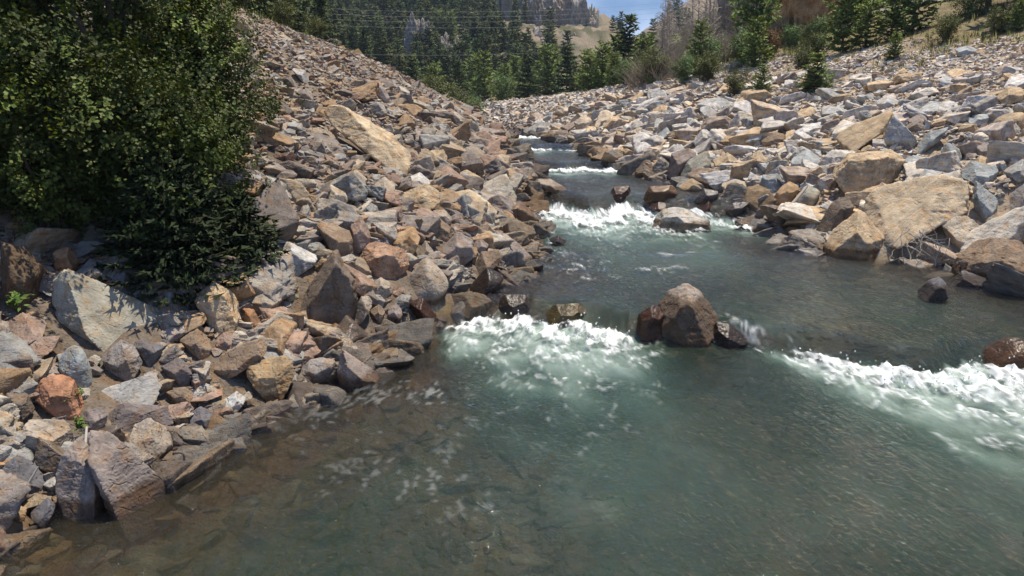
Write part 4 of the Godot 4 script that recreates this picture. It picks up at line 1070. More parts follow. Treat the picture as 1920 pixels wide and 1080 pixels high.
	boulder("grey", "grey boulder at the frame edge right of the broad blue-grey one", "grey boulder", Vector3(11.08, 1.89, -15.23), -0.629, 0.27, [Vector2(-0.34, 0.25), Vector2(-0.20, -0.09), Vector2(0.30, 0.10), Vector2(0.00, 0.51)], [-9.00, 0.60, 4, 0, 0.00])
	boulder("blue", "egg-shaped blue-grey boulder uphill of the broad blue-grey boulder", "egg-shaped blue-grey boulder", Vector3(11.01, 1.98, -17.61), -0.559, 0.32, [Vector2(-0.33, 0.35), Vector2(-0.27, 0.14), Vector2(-0.02, -0.13), Vector2(0.28, 0.20), Vector2(0.17, 0.51), Vector2(-0.20, 0.73)], [-9.00, 0.60, 4, 1, 0.00])
	boulder("blue", "long blue-grey slab left of the egg-shaped boulder", "long blue-grey slab", Vector3(11.29, 2.28, -19.01), -0.536, 0.27, [Vector2(-0.45, 0.09), Vector2(-0.28, -0.13), Vector2(0.17, 0.31), Vector2(0.36, 0.70), Vector2(-0.14, 0.55)], [-9.00, 0.60, 4, 0, 0.00])
	boulder("tan", "rounded tan boulder at the right frame edge high on the scree", "rounded tan boulder at the right frame edge", Vector3(12.82, 2.74, -18.30), -0.611, 0.39, [Vector2(-0.49, 0.32), Vector2(-0.41, 0.13), Vector2(-0.05, -0.12), Vector2(0.43, 0.14), Vector2(0.29, 0.68), Vector2(-0.25, 0.61)], [-9.00, 0.60, 5, 1, 0.00])
	boulder("bluepale", "light blue slab left of the high rounded tan boulder", "light blue slab", Vector3(12.56, 2.98, -19.16), -0.580, 0.21, [Vector2(-0.28, 0.15), Vector2(-0.18, -0.06), Vector2(0.24, 0.06), Vector2(0.22, 0.32), Vector2(-0.10, 0.32)], [-9.00, 0.60, 4, 0, 0.00])
	boulder("pale", "small light grey slab on the scree above the pointed tan boulder", "small light grey slab", Vector3(11.37, 3.08, -23.88), -0.444, 0.23, [Vector2(-0.29, 0.14), Vector2(-0.12, -0.07), Vector2(0.26, 0.21), Vector2(0.16, 0.40)], [-9.00, 0.60, 4, 0, 0.00])
	boulder("pale", "bright white-grey slab below the pine bushes on the right scree", "bright white-grey slab", Vector3(8.46, 2.83, -30.78), -0.268, 0.37, [Vector2(-0.47, 0.60), Vector2(-0.18, 0.22), Vector2(0.33, -0.13), Vector2(0.41, 0.36), Vector2(0.01, 0.73)], [-9.00, 0.90, 4, 0, 0.00])
	boulder("pale", "pale grey boulder mid-slope left of the brown overhanging rock", "pale grey boulder", Vector3(7.70, 1.83, -28.06), -0.268, 0.43, [Vector2(-0.54, 0.31), Vector2(-0.27, -0.15), Vector2(0.51, 0.18), Vector2(0.40, 0.63), Vector2(-0.18, 0.83)], [-9.00, 0.60, 4, 0, 0.00])
	boulder("mauve", "purple-brown boulder at the right shore of the third pool", "purple-brown boulder at the right shore", Vector3(6.21, 0.85, -25.42), -0.240, 0.54, [Vector2(-0.61, -0.07), Vector2(-0.09, -0.22), Vector2(0.54, 1.02), Vector2(0.18, 1.21), Vector2(-0.48, 1.01)], [0.95, 0.60, 4, 0, 0.00])
	boulder("greyolive", "grey-green boulder leaning beside the purple-brown shore boulder", "grey-green boulder", Vector3(6.42, 0.86, -24.36), -0.258, 0.55, [Vector2(-0.62, 0.16), Vector2(-0.39, -0.18), Vector2(0.33, -0.22), Vector2(0.53, 0.32), Vector2(0.56, 0.79), Vector2(0.32, 1.20), Vector2(-0.31, 0.83)], [-9.00, 0.60, 4, 0, 0.00])
	boulder("tan", "low tan stone at the waterline in front of the grey-green boulder", "low tan stone", Vector3(5.76, 0.83, -22.34), -0.253, 0.29, [Vector2(-0.48, 0.12), Vector2(0.11, -0.08), Vector2(0.46, 0.18), Vector2(-0.02, 0.46)], [0.95, 0.60, 4, 0, 0.00])
	boulder("blue", "grey-blue boulder uphill of the right side cascade", "grey-blue boulder", Vector3(7.50, 1.00, -20.09), -0.357, 0.31, [Vector2(-0.39, 0.23), Vector2(-0.09, -0.11), Vector2(0.05, -0.05), Vector2(0.34, 0.38), Vector2(0.14, 0.64), Vector2(-0.28, 0.59)], [-9.00, 0.60, 4, 0, 0.00])
	boulder("ochre", "orange-tan rock right of the grey-blue boulder by the side cascade", "orange-tan rock", Vector3(7.64, 0.84, -19.32), -0.377, 0.33, [Vector2(-0.40, -0.08), Vector2(0.12, -0.12), Vector2(0.35, 0.51), Vector2(0.04, 0.65), Vector2(-0.26, 0.44)], [-9.00, 0.60, 4, 0, 0.00])
	boulder("greyolive", "grey rounded rock beside the bleached log's upper end", "grey rounded rock", Vector3(8.08, 0.76, -18.88), -0.405, 0.35, [Vector2(-0.42, 0.23), Vector2(-0.06, -0.13), Vector2(0.26, 0.18), Vector2(0.35, 0.54), Vector2(-0.13, 0.72)], [-9.00, 0.60, 4, 1, 0.00])
	boulder("umber", "dark brown hollow rock left of the tan boulder standing in water", "dark brown hollow rock", Vector3(7.77, 0.44, -16.61), -0.438, 0.43, [Vector2(-0.50, -0.17), Vector2(-0.16, -0.09), Vector2(0.39, 0.56), Vector2(0.42, 0.93), Vector2(0.05, 0.95), Vector2(-0.12, 0.77)], [0.55, 0.60, 5, 0, 0.00])
	boulder("sand", "layered sandy block with a black gap on its left", "layered sandy block", Vector3(7.96, 1.44, -22.68), -0.337, 0.28, [Vector2(-0.29, 0.46), Vector2(-0.12, -0.13), Vector2(0.23, -0.07), Vector2(0.23, 0.43), Vector2(-0.02, 0.72)], [-9.00, 0.60, 4, 0, 0.00])
	boulder("brown", "brown overhanging rock mid-slope on the right scree", "brown overhanging rock", Vector3(9.14, 2.17, -24.55), -0.356, 0.32, [Vector2(-0.51, 0.14), Vector2(-0.41, -0.09), Vector2(0.32, 0.09), Vector2(0.46, 0.38), Vector2(-0.05, 0.48)], [-9.00, 0.60, 4, 0, 0.00])
	boulder("palesand", "large pale boulder standing on the far right scree", "large pale boulder", Vector3(4.10, 1.86, -40.86), -0.100, 0.51, [Vector2(-0.58, 0.78), Vector2(-0.26, -0.20), Vector2(0.56, 0.21), Vector2(0.48, 1.05), Vector2(-0.13, 1.10)], [-9.00, 0.60, 4, 0, 0.00])
	boulder("ochre", "small orange-tan boulder left of the large pale far boulder", "small orange-tan boulder", Vector3(3.07, 2.34, -48.32), -0.064, 0.32, [Vector2(-0.32, -0.06), Vector2(0.00, -0.13), Vector2(0.32, 0.32), Vector2(0.17, 0.74), Vector2(-0.26, 0.60)], [-9.00, 0.60, 4, 0, 0.00])
	boulder("bluepale", "long blue-grey stone on the far right scree above the third pool", "long blue-grey stone", Vector3(6.58, 2.02, -30.68), -0.211, 0.33, [Vector2(-0.44, 0.18), Vector2(-0.20, -0.11), Vector2(0.41, 0.39), Vector2(0.08, 0.61)], [-9.00, 0.60, 4, 0, 0.00])
	boulder("tan", "tan stone between the grey-green boulder and the layered sandy block", "tan stone between the grey-green boulder", Vector3(7.35, 1.30, -24.15), -0.296, 0.35, [Vector2(-0.46, 0.40), Vector2(-0.26, -0.12), Vector2(0.27, -0.07), Vector2(0.41, 0.41), Vector2(0.04, 0.68)], [-9.00, 0.60, 4, 0, 0.00])
	boulder("bluepale", "pale blue-grey rock left of the big tan block", "pale blue-grey rock", Vector3(8.73, 1.58, -20.76), -0.398, 0.38, [Vector2(-0.51, 0.37), Vector2(-0.33, -0.10), Vector2(0.26, -0.12), Vector2(0.44, 0.39), Vector2(-0.02, 0.69)], [-9.00, 0.60, 4, 0, 0.00])
	boulder("palesand", "cream flat stone by the right side cascade", "cream flat stone", Vector3(6.94, 0.88, -21.54), -0.312, 0.29, [Vector2(-0.49, 0.27), Vector2(-0.31, -0.08), Vector2(0.24, -0.06), Vector2(0.45, 0.31), Vector2(-0.03, 0.45)], [0.95, 0.60, 4, 0, 0.00])
	boulder("pale", "pale stone on the scree above the shaded-front boulder's tip", "pale stone", Vector3(12.31, 3.43, -23.46), -0.483, 0.28, [Vector2(-0.41, 0.22), Vector2(-0.23, -0.08), Vector2(0.16, -0.08), Vector2(0.36, 0.22), Vector2(-0.05, 0.42)], [-9.00, 0.60, 4, 0, 0.00])
	boulder("greypink", "grey-pink stone between the shaded-front boulder and the long blue slab", "grey-pink stone", Vector3(11.69, 2.89, -20.46), -0.519, 0.24, [Vector2(-0.32, 0.22), Vector2(-0.23, -0.08), Vector2(0.11, -0.07), Vector2(0.27, 0.23), Vector2(-0.01, 0.42)], [-9.00, 0.60, 4, 0, 0.00])
	boulder("bluepale", "blue-white rock at the right shoulder of the big tan block", "blue-white rock", Vector3(10.56, 1.79, -18.31), -0.523, 0.27, [Vector2(-0.37, 0.34), Vector2(-0.21, -0.09), Vector2(0.22, -0.07), Vector2(0.30, 0.30), Vector2(-0.08, 0.49)], [-9.00, 0.60, 4, 0, 0.00])
	boulder("greypink", "purple-grey rock right of the egg-shaped boulder", "purple-grey rock", Vector3(11.61, 2.25, -17.03), -0.598, 0.27, [Vector2(-0.36, 0.29), Vector2(-0.21, -0.08), Vector2(0.17, -0.07), Vector2(0.29, 0.25), Vector2(-0.06, 0.46)], [-9.00, 0.60, 4, 0, 0.00])
	boulder("bluepale", "pale blue rock at the grassy top of the right scree", "pale blue rock", Vector3(16.22, 5.17, -26.02), -0.557, 0.29, [Vector2(-0.40, 0.34), Vector2(-0.32, 0.07), Vector2(0.05, -0.08), Vector2(0.33, 0.28), Vector2(-0.02, 0.45)], [-9.00, 0.60, 4, 0, 0.00])
	boulder("tan", "tan rock high by the right frame edge below the pine shadow", "tan rock high by the right frame edge", Vector3(13.60, 3.56, -19.57), -0.607, 0.30, [Vector2(-0.38, 0.21), Vector2(-0.17, -0.09), Vector2(0.29, 0.07), Vector2(0.30, 0.42), Vector2(-0.12, 0.49)], [-9.00, 0.60, 4, 0, 0.00])

# ---------------------------------------------------------------- every other stone
func near_boulder(x: float, D: float, y: float, r: float) -> bool:
	for b in boulders:
		var p: Vector3 = b[0]
		var d := Vector2(p.x - x, -p.z - D).length()
		if d < float(b[1]) * 0.85 + r * 0.7:
			return true
	return false

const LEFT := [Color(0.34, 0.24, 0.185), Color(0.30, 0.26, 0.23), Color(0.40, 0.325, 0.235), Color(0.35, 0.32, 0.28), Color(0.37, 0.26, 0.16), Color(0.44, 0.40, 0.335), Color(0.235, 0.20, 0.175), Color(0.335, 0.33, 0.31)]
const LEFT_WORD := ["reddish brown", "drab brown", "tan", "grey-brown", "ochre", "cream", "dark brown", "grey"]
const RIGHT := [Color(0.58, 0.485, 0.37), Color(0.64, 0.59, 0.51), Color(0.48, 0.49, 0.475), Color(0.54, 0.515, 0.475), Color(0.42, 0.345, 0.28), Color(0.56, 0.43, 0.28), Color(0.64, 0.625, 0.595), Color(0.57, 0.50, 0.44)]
const RIGHT_WORD := ["tan", "cream", "blue-grey", "grey", "brown", "ochre", "whitish", "pinkish tan"]

func loose_rocks() -> void:
	var chips: Array = []
	for i in 16: chips.append(chip(5 + i % 6))
	var mids: Array = []
	for i in 14:
		var pl := random_planes(4 + i % 5, 1.0)
		mids.append(hewn(Vector3.ZERO, Vector3.ONE, pl[0], pl[1], 4 if i < 10 else 3, false, 200 + i))
	var mat_many := rock_material(Color(1, 1, 1), 0.9, 0.55, 4.0)
	var list: Array = []   # [apparent size, x, D, r, side, colour number, tone]
	for pass_ in 7:
		var count: int = [4800, 22000, 56000, 4600, 24000, 58000, 22000][pass_]
		var left := pass_ < 3
		for i in count:
			var D: float
			if pass_ == 6: D = rng.randf_range(44.0, 112.0)
			else: D = 4.0 * pow(52.0 / 4.0, pow(rng.randf(), 0.85))
			var s: float
			var r: float
			if pass_ % 3 == 0: s = 9.0 * pow(rng.randf(), 1.7) - 0.35; r = [rng.randf_range(0.12, 0.26), rng.randf_range(0.15, 0.30), rng.randf_range(0.24, 0.38), rng.randf_range(0.36, 0.50)][mini(3, int(pow(rng.randf(), 1.9) * 4.1))]
			elif pass_ % 3 == 1: s = 11.5 * pow(rng.randf(), 1.15) - 0.3; r = rng.randf_range(0.08, 0.16)
			else: s = 12.5 * rng.randf() - 0.2; r = rng.randf_range(0.04, 0.085)
			if pass_ == 6:
				left = rng.randf() < 0.25
				s = (9.0 if left else 11.0 + maxf(0.0, D - 62.0) * 0.75) * rng.randf() - 0.3
				r = rng.randf_range(0.12, 0.30)
			if left and D < 13.0 and s > 3.0: r *= 0.8
			if left and pass_ == 0 and s > 3.0 and D > 12.0: r *= 0.7
			if D > 25.0: r *= 1.2
			if D < 9.5: r = minf(r, 0.27)
			r *= lerpf(1.0, 0.66, ss((s - 3.5) / 4.0))
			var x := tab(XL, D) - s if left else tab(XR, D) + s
			if absf(x) > 0.82 * D + 5.0: continue
			var y := land(x, D)
			if near_boulder(x, D, y, r): continue
			list.append([r / D, x, D, r, left, rng.randi() % 8, rng.randf_range(0.78, 1.2), s])
	list.sort_custom(func(p, q): return p[0] > q[0])
	var spots: Array = []
	var tints: Array = []
	for i in chips.size() + mids.size():
		spots.append([])
		tints.append([])
	var single := 0
	for e in list:
		var x: float = e[1]
		var D: float = e[2]
		var r: float = e[3]
		var s: float = e[7]
		var y := land(x, D) if D > 42.0 else bank(x, D)
		var flat := rng.randf_range(0.38, 0.95)
		var long := rng.randf_range(0.85, 1.8)
		var tilt := rng.randf_range(-0.5, 0.5)
		var B := Basis.from_euler(Vector3(tilt, rng.randf() * TAU, rng.randf_range(-0.5, 0.5))) * Basis.from_scale(Vector3(r * long, r * flat, r))
		var at := Vector3(x, y + r * flat * 0.28, -D)
		var view := seen(at)
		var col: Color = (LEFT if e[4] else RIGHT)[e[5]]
		var g: float = e[6]
		var wet := 1.0 - 0.55 * ss((0.25 - s) / 0.3)
		g *= lerpf(1.0, 1.12, ss((s - 5.0) / 4.0))
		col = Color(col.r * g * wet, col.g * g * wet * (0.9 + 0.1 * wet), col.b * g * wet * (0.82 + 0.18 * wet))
		if single < 195 and absf(view.x) < 0.70 and absf(view.y) < 0.40 and s > 0.1:
			if not (e[4] and D < 13.0 and s > 3.2):
				single += 1
				var key := "loose %s %d" % ["l" if e[4] else "r", e[5]]
				if s < 0.42: key += " wet"
				if not M.has(key):
					var c0: Color = (LEFT if e[4] else RIGHT)[e[5]]
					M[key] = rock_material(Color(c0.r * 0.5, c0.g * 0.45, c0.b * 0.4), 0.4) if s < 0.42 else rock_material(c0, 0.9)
				var o := build(mids[single % 10], "rock", M[key])
				o.transform = Transform3D(B, at)
				name_rock(o, e, flat, long, tilt)
				continue
		var k := rng.randi() % mids.size() + chips.size() if e[0] > 0.009 else rng.randi() % chips.size()
		spots[k].append(Transform3D(B, at))
		tints[k].append(col)
	# stones on the river bed
	for i in 5200:
		var D := 2.4 * pow(30.0 / 2.4, rng.randf())
		var x := lerpf(tab(XL, D), tab(XR, D), rng.randf())
		var r := rng.randf_range(0.05, 0.19)
		var y := bank(x, D)
		if y + r > level(x, D) - 0.06: continue
		var k := chips.size() + 10 + rng.randi() % 4
		spots[k].append(Transform3D(Basis.from_euler(Vector3(rng.randf_range(-0.4, 0.4), rng.randf() * TAU, rng.randf_range(-0.4, 0.4))) * Basis.from_scale(Vector3(r * 1.2, r * 0.55, r)), Vector3(x, y - r * 0.1, -D)))
		var t := rng.randf_range(0.6, 1.4)
		tints[k].append(Color(0.17 * t, 0.11 * t, 0.05 * t) if rng.randf() < 0.6 else Color(0.17 * t, 0.14 * t, 0.08 * t))
	var o := base("loose_scree")
	tag(o, "countless smaller angular stones covering both river banks and the bed", "scree", "", "stuff")
	for k in spots.size():
		if spots[k].size():
			scatter(chips[k] if k < chips.size() else mids[k - chips.size()], "stones", mat_many, spots[k], tints[k], o)

func name_rock(o: Node, e: Array, flat: float, long: float, tilt: float) -> void:
	var x: float = e[1]
	var D: float = e[2]
	var left: bool = e[4]
	var size := "large" if e[3] > 0.33 else "medium-sized" if e[3] > 0.24 else "small"
	var shape := "flat" if flat < 0.6 else "long" if long > 1.3 else "blocky" if flat > 0.8 else "angular"
	var word: String = (LEFT_WORD if left else RIGHT_WORD)[e[5]]
	var near: Array = []
	for b in boulders:
		var p: Vector3 = b[0]
		near.append([Vector2(p.x - x, -p.z - D).length(), b])
	near.sort_custom(func(a, b): return a[0] < b[0])
	for k in 5:
		var p: Vector3 = near[k][1][0]
		var up := (p.x - x) * (1.0 if left else -1.0)
		var on := D + p.z
		var rel := ("uphill" if up > 0.0 else "downhill") if absf(up) > absf(on) else ("upstream" if on > 0.0 else "downstream")
		var text := "%s %s %s rock %s of the %s" % [size, word, shape, rel, near[k][1][2]]
		if not labels.has(text):
			labels[text] = 1
			tag(o, text.replace(" rock ", " wet rock ") if e[7] < 0.42 else text, "rock", "loose rocks on the %s bank" % ("left" if left else "right"))
			return
	var t2 := "%s %s %s rock on the %s bank scree" % [size, word, shape, "left" if left else "right"]
	tag(o, t2, "rock", "loose rocks on the %s bank" % ("left" if left else "right"))

# ---------------------------------------------------------------- vegetation
const CRAGS := [["0 30 228 7 12 8", "grey-tan crag at the top of the far knoll, nearest the dark forest", "topmost far crag"], ["7 25 222 7 12 8", "pale grey crag on the far knoll between two taller crags", "pale far crag"], ["14 25 226 6.5 13 8", "reddish grey crag in the middle of the far knoll", "middle far crag"], ["21 20.5 224 6 12 8", "broad grey crag on the far knoll beside its steep right end", "broad far crag"], ["27.5 15.5 226 4 9.5 7", "steep last crag of the far knoll at the sky gap", "steep crag by the sky gap"], ["9 15 196 6 7 6", "low brown crag at the foot of the far knoll", "low brown far crag"], ["19 13 200 6 7 6", "low grey crag at the foot of the far knoll near the sky gap", "low grey far crag"], ["-19 15 150 3.2 5 3", "pale rock outcrop in the forest above the willow thicket", "pale forest outcrop"], ["-12.5 12 146 3 4.5 3", "small pale outcrop low in the forest above the valley bend", "small forest outcrop"]]

func vegetation() -> void:
	var bark := plain(Color(0.13, 0.10, 0.075), 0.95)
	var grey_bark := plain(Color(0.36, 0.32, 0.28), 0.95)
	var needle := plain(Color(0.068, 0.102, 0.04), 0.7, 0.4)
	var needle_pine := plain(Color(0.175, 0.24, 0.07), 0.7, 0.5)
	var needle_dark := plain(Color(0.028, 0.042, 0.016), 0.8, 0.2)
	var leaf := plain(Color(0.084, 0.112, 0.024), 0.6, 0.6)
	var leaf_willow := plain(Color(0.13, 0.15, 0.045), 0.6, 0.5)
	var leaf_green := plain(Color(0.13, 0.20, 0.07), 0.6, 0.5)
	var leaf_rust := plain(Color(0.20, 0.11, 0.055), 0.7, 0.4)
	var spray := leaf_spray(20, 0.34, 0.056)
	# alder bushes that fill the near left
	var k := 0
	for s in [["-6.3 11.2 6.0 1.7 2500", "tall alder bush nearest the river, its crown edging the sunlit left scree"], ["-8.3 10.7 5.6 1.7 2200", "leafy alder bush at the left frame edge behind the dark rust-streaked boulder"],
			["-6.9 13.6 7.4 1.9 2500", "alder bush upstream of the others on the left bank"], ["-8.4 12.7 7.4 2.2 2800", "tallest alder bush farther up the bank behind the others"], ["-10.6 12.6 7.4 2.3 2500", "alder bush farthest left, half outside the picture"],
			["-5.0 9.9 2.5 1.0 1900", "low alder bush right above the dark young spruce"], ["-6.2 9.35 2.7 1.3 2100", "low alder bush above the peak of the lichen-blotched boulder"], ["-7.4 9.2 2.5 1.2 1800", "low alder bush above the dark rust-streaked boulder"], ["-4.9 11.6 2.9 0.95 1500", "low alder bush at the right edge of the alder shade"]]:
		var q: PackedFloat64Array = s[0].split_floats(" ")
		var o := leafy("alder_bush", at_land(q[0], q[1]), q[2], q[3], 8, int(q[4]), spray, leaf, bark, 34 if q[2] > 3.0 else 20, 0.03)
		tag(o, s[1], "bush", "alder bushes on the near left bank")
		k += 1
	# dark young spruce below the alders
	var ys := base("young_spruce", at_land(-4.65, 9.3, 0.1))
	build(trunk_mesh(1.9, 0.05), "trunk", bark, ys)
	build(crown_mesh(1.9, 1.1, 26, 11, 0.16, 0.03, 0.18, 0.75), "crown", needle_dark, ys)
	tag(ys, "dark young spruce in shade between the alder bushes and the lichen-blotched boulder", "spruce")
	ys = base("young_spruce", at_land(-4.15, 10.3, 0.1))
	build(trunk_mesh(1.1, 0.04), "trunk", bark, ys)
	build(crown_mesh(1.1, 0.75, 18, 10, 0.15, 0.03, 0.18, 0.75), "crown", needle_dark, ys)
	tag(ys, "small dark spruce in the alder shade above the white-blotched knobbly rock", "spruce")

	# ---- conifers: a few grown trees, then copies
	var kinds: Array = []
	for i in 9:
		var o := base("spruce_tree" if i < 5 else "pine_tree")
		var far := i >= 3 and i < 5
		if i < 3:
			build(trunk_mesh(12.0, 0.19), "trunk", bark, o)
			build(crown_mesh(12.0, 3.0, 30, 8, 0.6, 0.04, 0.30, 0.8, 0.12), "crown", needle, o)
		elif far:
			build(trunk_mesh(12.0, 0.2), "trunk", bark, o)
			build(crown_mesh(12.0, 3.4, 18, 7, 0.95, 0.04, 0.28, 0.8, 0.15), "crown", needle, o)
		elif i < 7:
			build(trunk_mesh(8.0, 0.13), "trunk", bark, o)
			build(crown_mesh(8.0, 2.5, 16, 7, 0.62, 0.03, -0.3, 0.45, 0.22), "crown", needle_pine, o)
		else:
			build(trunk_mesh(9.0, 0.15), "trunk", bark, o)
			build(crown_mesh(9.0, 2.3, 17, 7, 0.66, 0.06, -0.1, 0.6, 0.2), "crown", needle_pine, o)
		kinds.append(o)
	var taken := {}
	var tree := func(i: int, x: float, D: float, h: float, fat: float, label: String, category: String, group: String):
		var full := 12.0 if i < 5 else 8.0 if i < 7 else 9.0
		var z := h / full
		var at := at_land(x, D, 0.1)
		var o: Node3D
		if not taken.has(i):
			taken[i] = true
			o = kinds[i]
			o.position = at
			o.basis = Basis(Vector3.UP, rng.randf() * TAU).scaled(Vector3(z * fat, z, z * fat))
		else:
			o = copy_of(kinds[i], at, rng.randf() * TAU, Vector3(z * fat, z, z * fat))
		tag(o, label, category, group)
		return o
	# along the crest of the left scree
	var crest: Array = []
	for i in 20:
		var D := 17.0 + i * 2.0
		crest.append([tab(XL, D) - rng.randf_range(13.5, 18.0) + maxf(0.0, D - 42.0) * 0.14, D, rng.randf_range(9.0, 13.0) * lerpf(1.0, 0.62, ss((D - 34.0) / 16.0))])
	for i in crest.size():
		tree.call(i % 3, crest[i][0], crest[i][1], crest[i][2], rng.randf_range(0.9, 1.15), "tall dark spruce, %s counted upstream along the left scree's crest" % ORD[i], "spruce", "spruces along the left crest")
	for i in 16:
		var D := 16.0 + i * 2.4
		tree.call(i % 3, tab(XL, D) - rng.randf_range(19.0, 24.0) + maxf(0.0, D - 42.0) * 0.1, D + rng.randf_range(-1, 1), rng.randf_range(11.0, 15.0) * lerpf(1.0, 0.6, ss((D - 34.0) / 16.0)), rng.randf_range(0.9, 1.15), "tall dark spruce, %s counted upstream in the row behind the left crest" % ORD[i], "spruce", "spruces behind the left crest")
	# valley floor where the river bends away
	var spots: Array = ["-9.0 84 5", "-6.5 88 5.5", "-3.5 92 6.5", "-1.0 95 5", "2.0 92 6.0", "4.5 90 6.5", "6.5 86 6.4", "8.5 84 5.4", "10.0 88 5.2", "-11 80 5", "0.5 104 6.4", "5.5 104 6", "9 106 5.5", "-5 103 7"]
	for i in spots.size():
		var q: PackedFloat64Array = spots[i].split_floats(" ")
		tree.call([5, 3, 7, 6, 4][i % 5], q[0], q[1], q[2], rng.randf_range(0.95, 1.2), "green conifer where the valley bends, %s of its row from the willow thicket" % ORD[i], "conifer", "conifers at the valley bend")
	# pines on top of the far right scree
	spots = ["6.6 62 3.2", "7.6 61 3.8", "8.8 63 4.6", "9.9 62 6.0", "10.8 60 3.8", "8.2 58 2.6", "11.8 62 4.0", "13.2 60 3.6"]
	for i in spots.size():
		var q: PackedFloat64Array = spots[i].split_floats(" ")
		tree.call(3 if i == 3 else 5 + i % 4, q[0], q[1], q[2], 1.0 if i == 3 else 1.15, "pine on the far right scree's crest, %s from the river, %s" % [ORD[i], "a spire against the sky" if i == 3 else "bushy and green"], "pine", "pines on the far right crest")
	# pines of the right bank
	spots = ["14.5 44.0 7.0 0.7", "13.0 39.0 2.6 1.1", "15.8 35.0 4.6 0.85", "16.4 34.0 2.3 1.4", "17.3 33.5 2.3 1.35", "18.5 34.0 3.9 1.0", "12.3 29.3 1.6 1.7", "15.5 29.6 1.2 1.3", "10.7 31.0 1.4 1.1", "21.3 29.2 6.2 1.3", "21.8 34.0 11.0 0.6", "18.5 27.0 1.2 1.2", "20.6 44.0 3.4 1.0", "11.3 44.0 3.2 0.9"]
	var words := ["sparse tall pine with bare lower trunk before the dead slope", "bushy young pine left of the rust-leaved shrub", "tall bushy pine before the orange cliff's right side", "broad pine bush between the two tall right-bank pines", "broad sunlit pine bush left of the bright upright pine", "bright upright pine before the grey road", "low dark pine bush sitting on the scree above the bright white-grey slab", "small pine seedling at the scree's upper edge below the broad pine bushes", "low pine sprig on the scree left of the dark pine bush", "large pine at the right frame edge casting shade on the scree", "tall slim dark-trunked pine beside the grey road", "small bright pine under the large frame-edge pine", "pine behind the tall bushy pine, reaching the top edge", "small pine low on the dead slope nearest the river"]
	for i in spots.size():
		var q: PackedFloat64Array = spots[i].split_floats(" ")
		tree.call(5 + i % 4, q[0], q[1], q[2], q[3], words[i], "pine", "pines of the right bank")
	# far hillside: trees that stand out are each a tree, the wood between them one mass
	var where: Array = []
	var tint: Array = []
	var placed := 0
	for i in 3200:
		var D := rng.randf_range(112.0, 290.0)
		var u := rng.randf_range(-0.30, 0.24)
		var x := u * D
		var right := u > 0.15
		var y := land(x, D)
		if y < 5.0: continue
		var bare := ss((n_fbm.get_noise_2d(x * 0.12, D * 0.12) + 0.12) * 4.0)
		if rng.randf() < bare * (0.97 if u > -0.2 else 0.6): continue
		if u > 0.06 and u < 0.14 and rng.randf() < 0.86: continue
		if u > -0.03 and u < 0.14 and D > 165.0 and rng.randf() < 0.85: continue
		if u > 0.13 and rng.randf() < 0.6: continue
		var h := D * rng.randf_range(0.022, 0.046) * (0.62 if u > 0.08 else 1.0)
		if placed < 80 and rng.randf() < 0.2:
			placed += 1
			var zone := "the far right ridge" if right else "the cliffy knoll" if u > 0.06 else "the upper far hillside" if D > 190.0 else "the lower far hillside"
			var size := "tall" if h > 0.038 * D else "short" if h < 0.028 * D else "middling"
			var at := seen(Vector3(x, y + h * 0.5, -D))
			var near: Array = []
			for c in CRAGS:
				var q: PackedFloat64Array = c[0].split_floats(" ")
				var d := at - seen(Vector3(q[0], q[1], -q[2]))
				near.append([Vector2(d.x, d.y).length(), d, c[2]])
			near.sort_custom(func(p, q): return p[0] < q[0])
			var text := ""
			for k2 in 4:
				var d: Vector3 = near[k2][1]
				text = "%s dark conifer %s the %s" % [size, ("right of" if d.x > 0.0 else "left of") if absf(d.x) > absf(d.y) else ("above" if d.y > 0.0 else "below"), near[k2][2]]
				if not labels.has(text): break
				text = ""
			if text == "": text = "%s dark conifer on %s" % [size, zone]
			labels[text] = 1
			tree.call([3, 4, 7, 8][i % 4], x, D, h, rng.randf_range(0.8, 1.15), text, "conifer", "conifers of %s" % zone)
		else:
			var z := h / 12.0
			where.append(Transform3D(Basis(Vector3.UP, rng.randf() * TAU).scaled(Vector3(z * rng.randf_range(0.8, 1.2), z, z)), Vector3(x, y - 0.1, -D)))
			var t := rng.randf_range(0.75, 1.35)
			tint.append(Color(t * rng.randf_range(0.9, 1.3), t, t))
	var wood := base("hillside_forest")
	tag(wood, "distant conifer wood covering the far hillsides", "forest", "", "stuff")
	for q in 2:
		var a: Array = []
		var b: Array = []
		for i in range(q, where.size(), 2):
			a.append(where[i])
			b.append(tint[i])
		scatter(crown_mesh(12.0, 3.4, 13, 6, 1.3, 0.04, 0.25, [0.85, 0.6][q], 0.12), "crowns", needle, a, b, wood)
	# dead bare trees of the right slope
	var dead: Array = []
	for i in 3:
		var o := base("dead_tree")
		var h := 8.0
		build(trunk_mesh(h, 0.085, 0.05), "trunk", grey_bark, o)
		var v := PackedVector3Array()
		var n := PackedVector3Array()
		var f := PackedInt32Array()
		for b in 46:
			var y := h * rng.randf_range(0.18, 0.97)
			var ang := rng.randf() * TAU
			var L := (h - y) * 0.17 + 0.3
			var d := Vector3(cos(ang), rng.randf_range(0.1, 0.8), sin(ang)).normalized()
			var p0 := Vector3(0, y, 0)
			var p1 := p0 + d * L
			tube(v, n, f, [p0, p0 + d * L * 0.6, p1], [0.03, 0.02, 0.006], 3)
			for t in 5:
				var s := rng.randf_range(0.35, 1.0)
				var d2 := (d + Vector3(rng.randfn(), rng.randfn() * 0.6 + 0.3, rng.randfn()) * 0.7).normalized()
				tube(v, n, f, [p0 + d * L * s, p0 + d * L * s + d2 * L * 0.45], [0.014, 0.004], 3)
		build(mesh_of(v, n, f), "branches", grey_bark, o).set_meta("kind", "stuff")
		dead.append(o)
	var line: Array = []
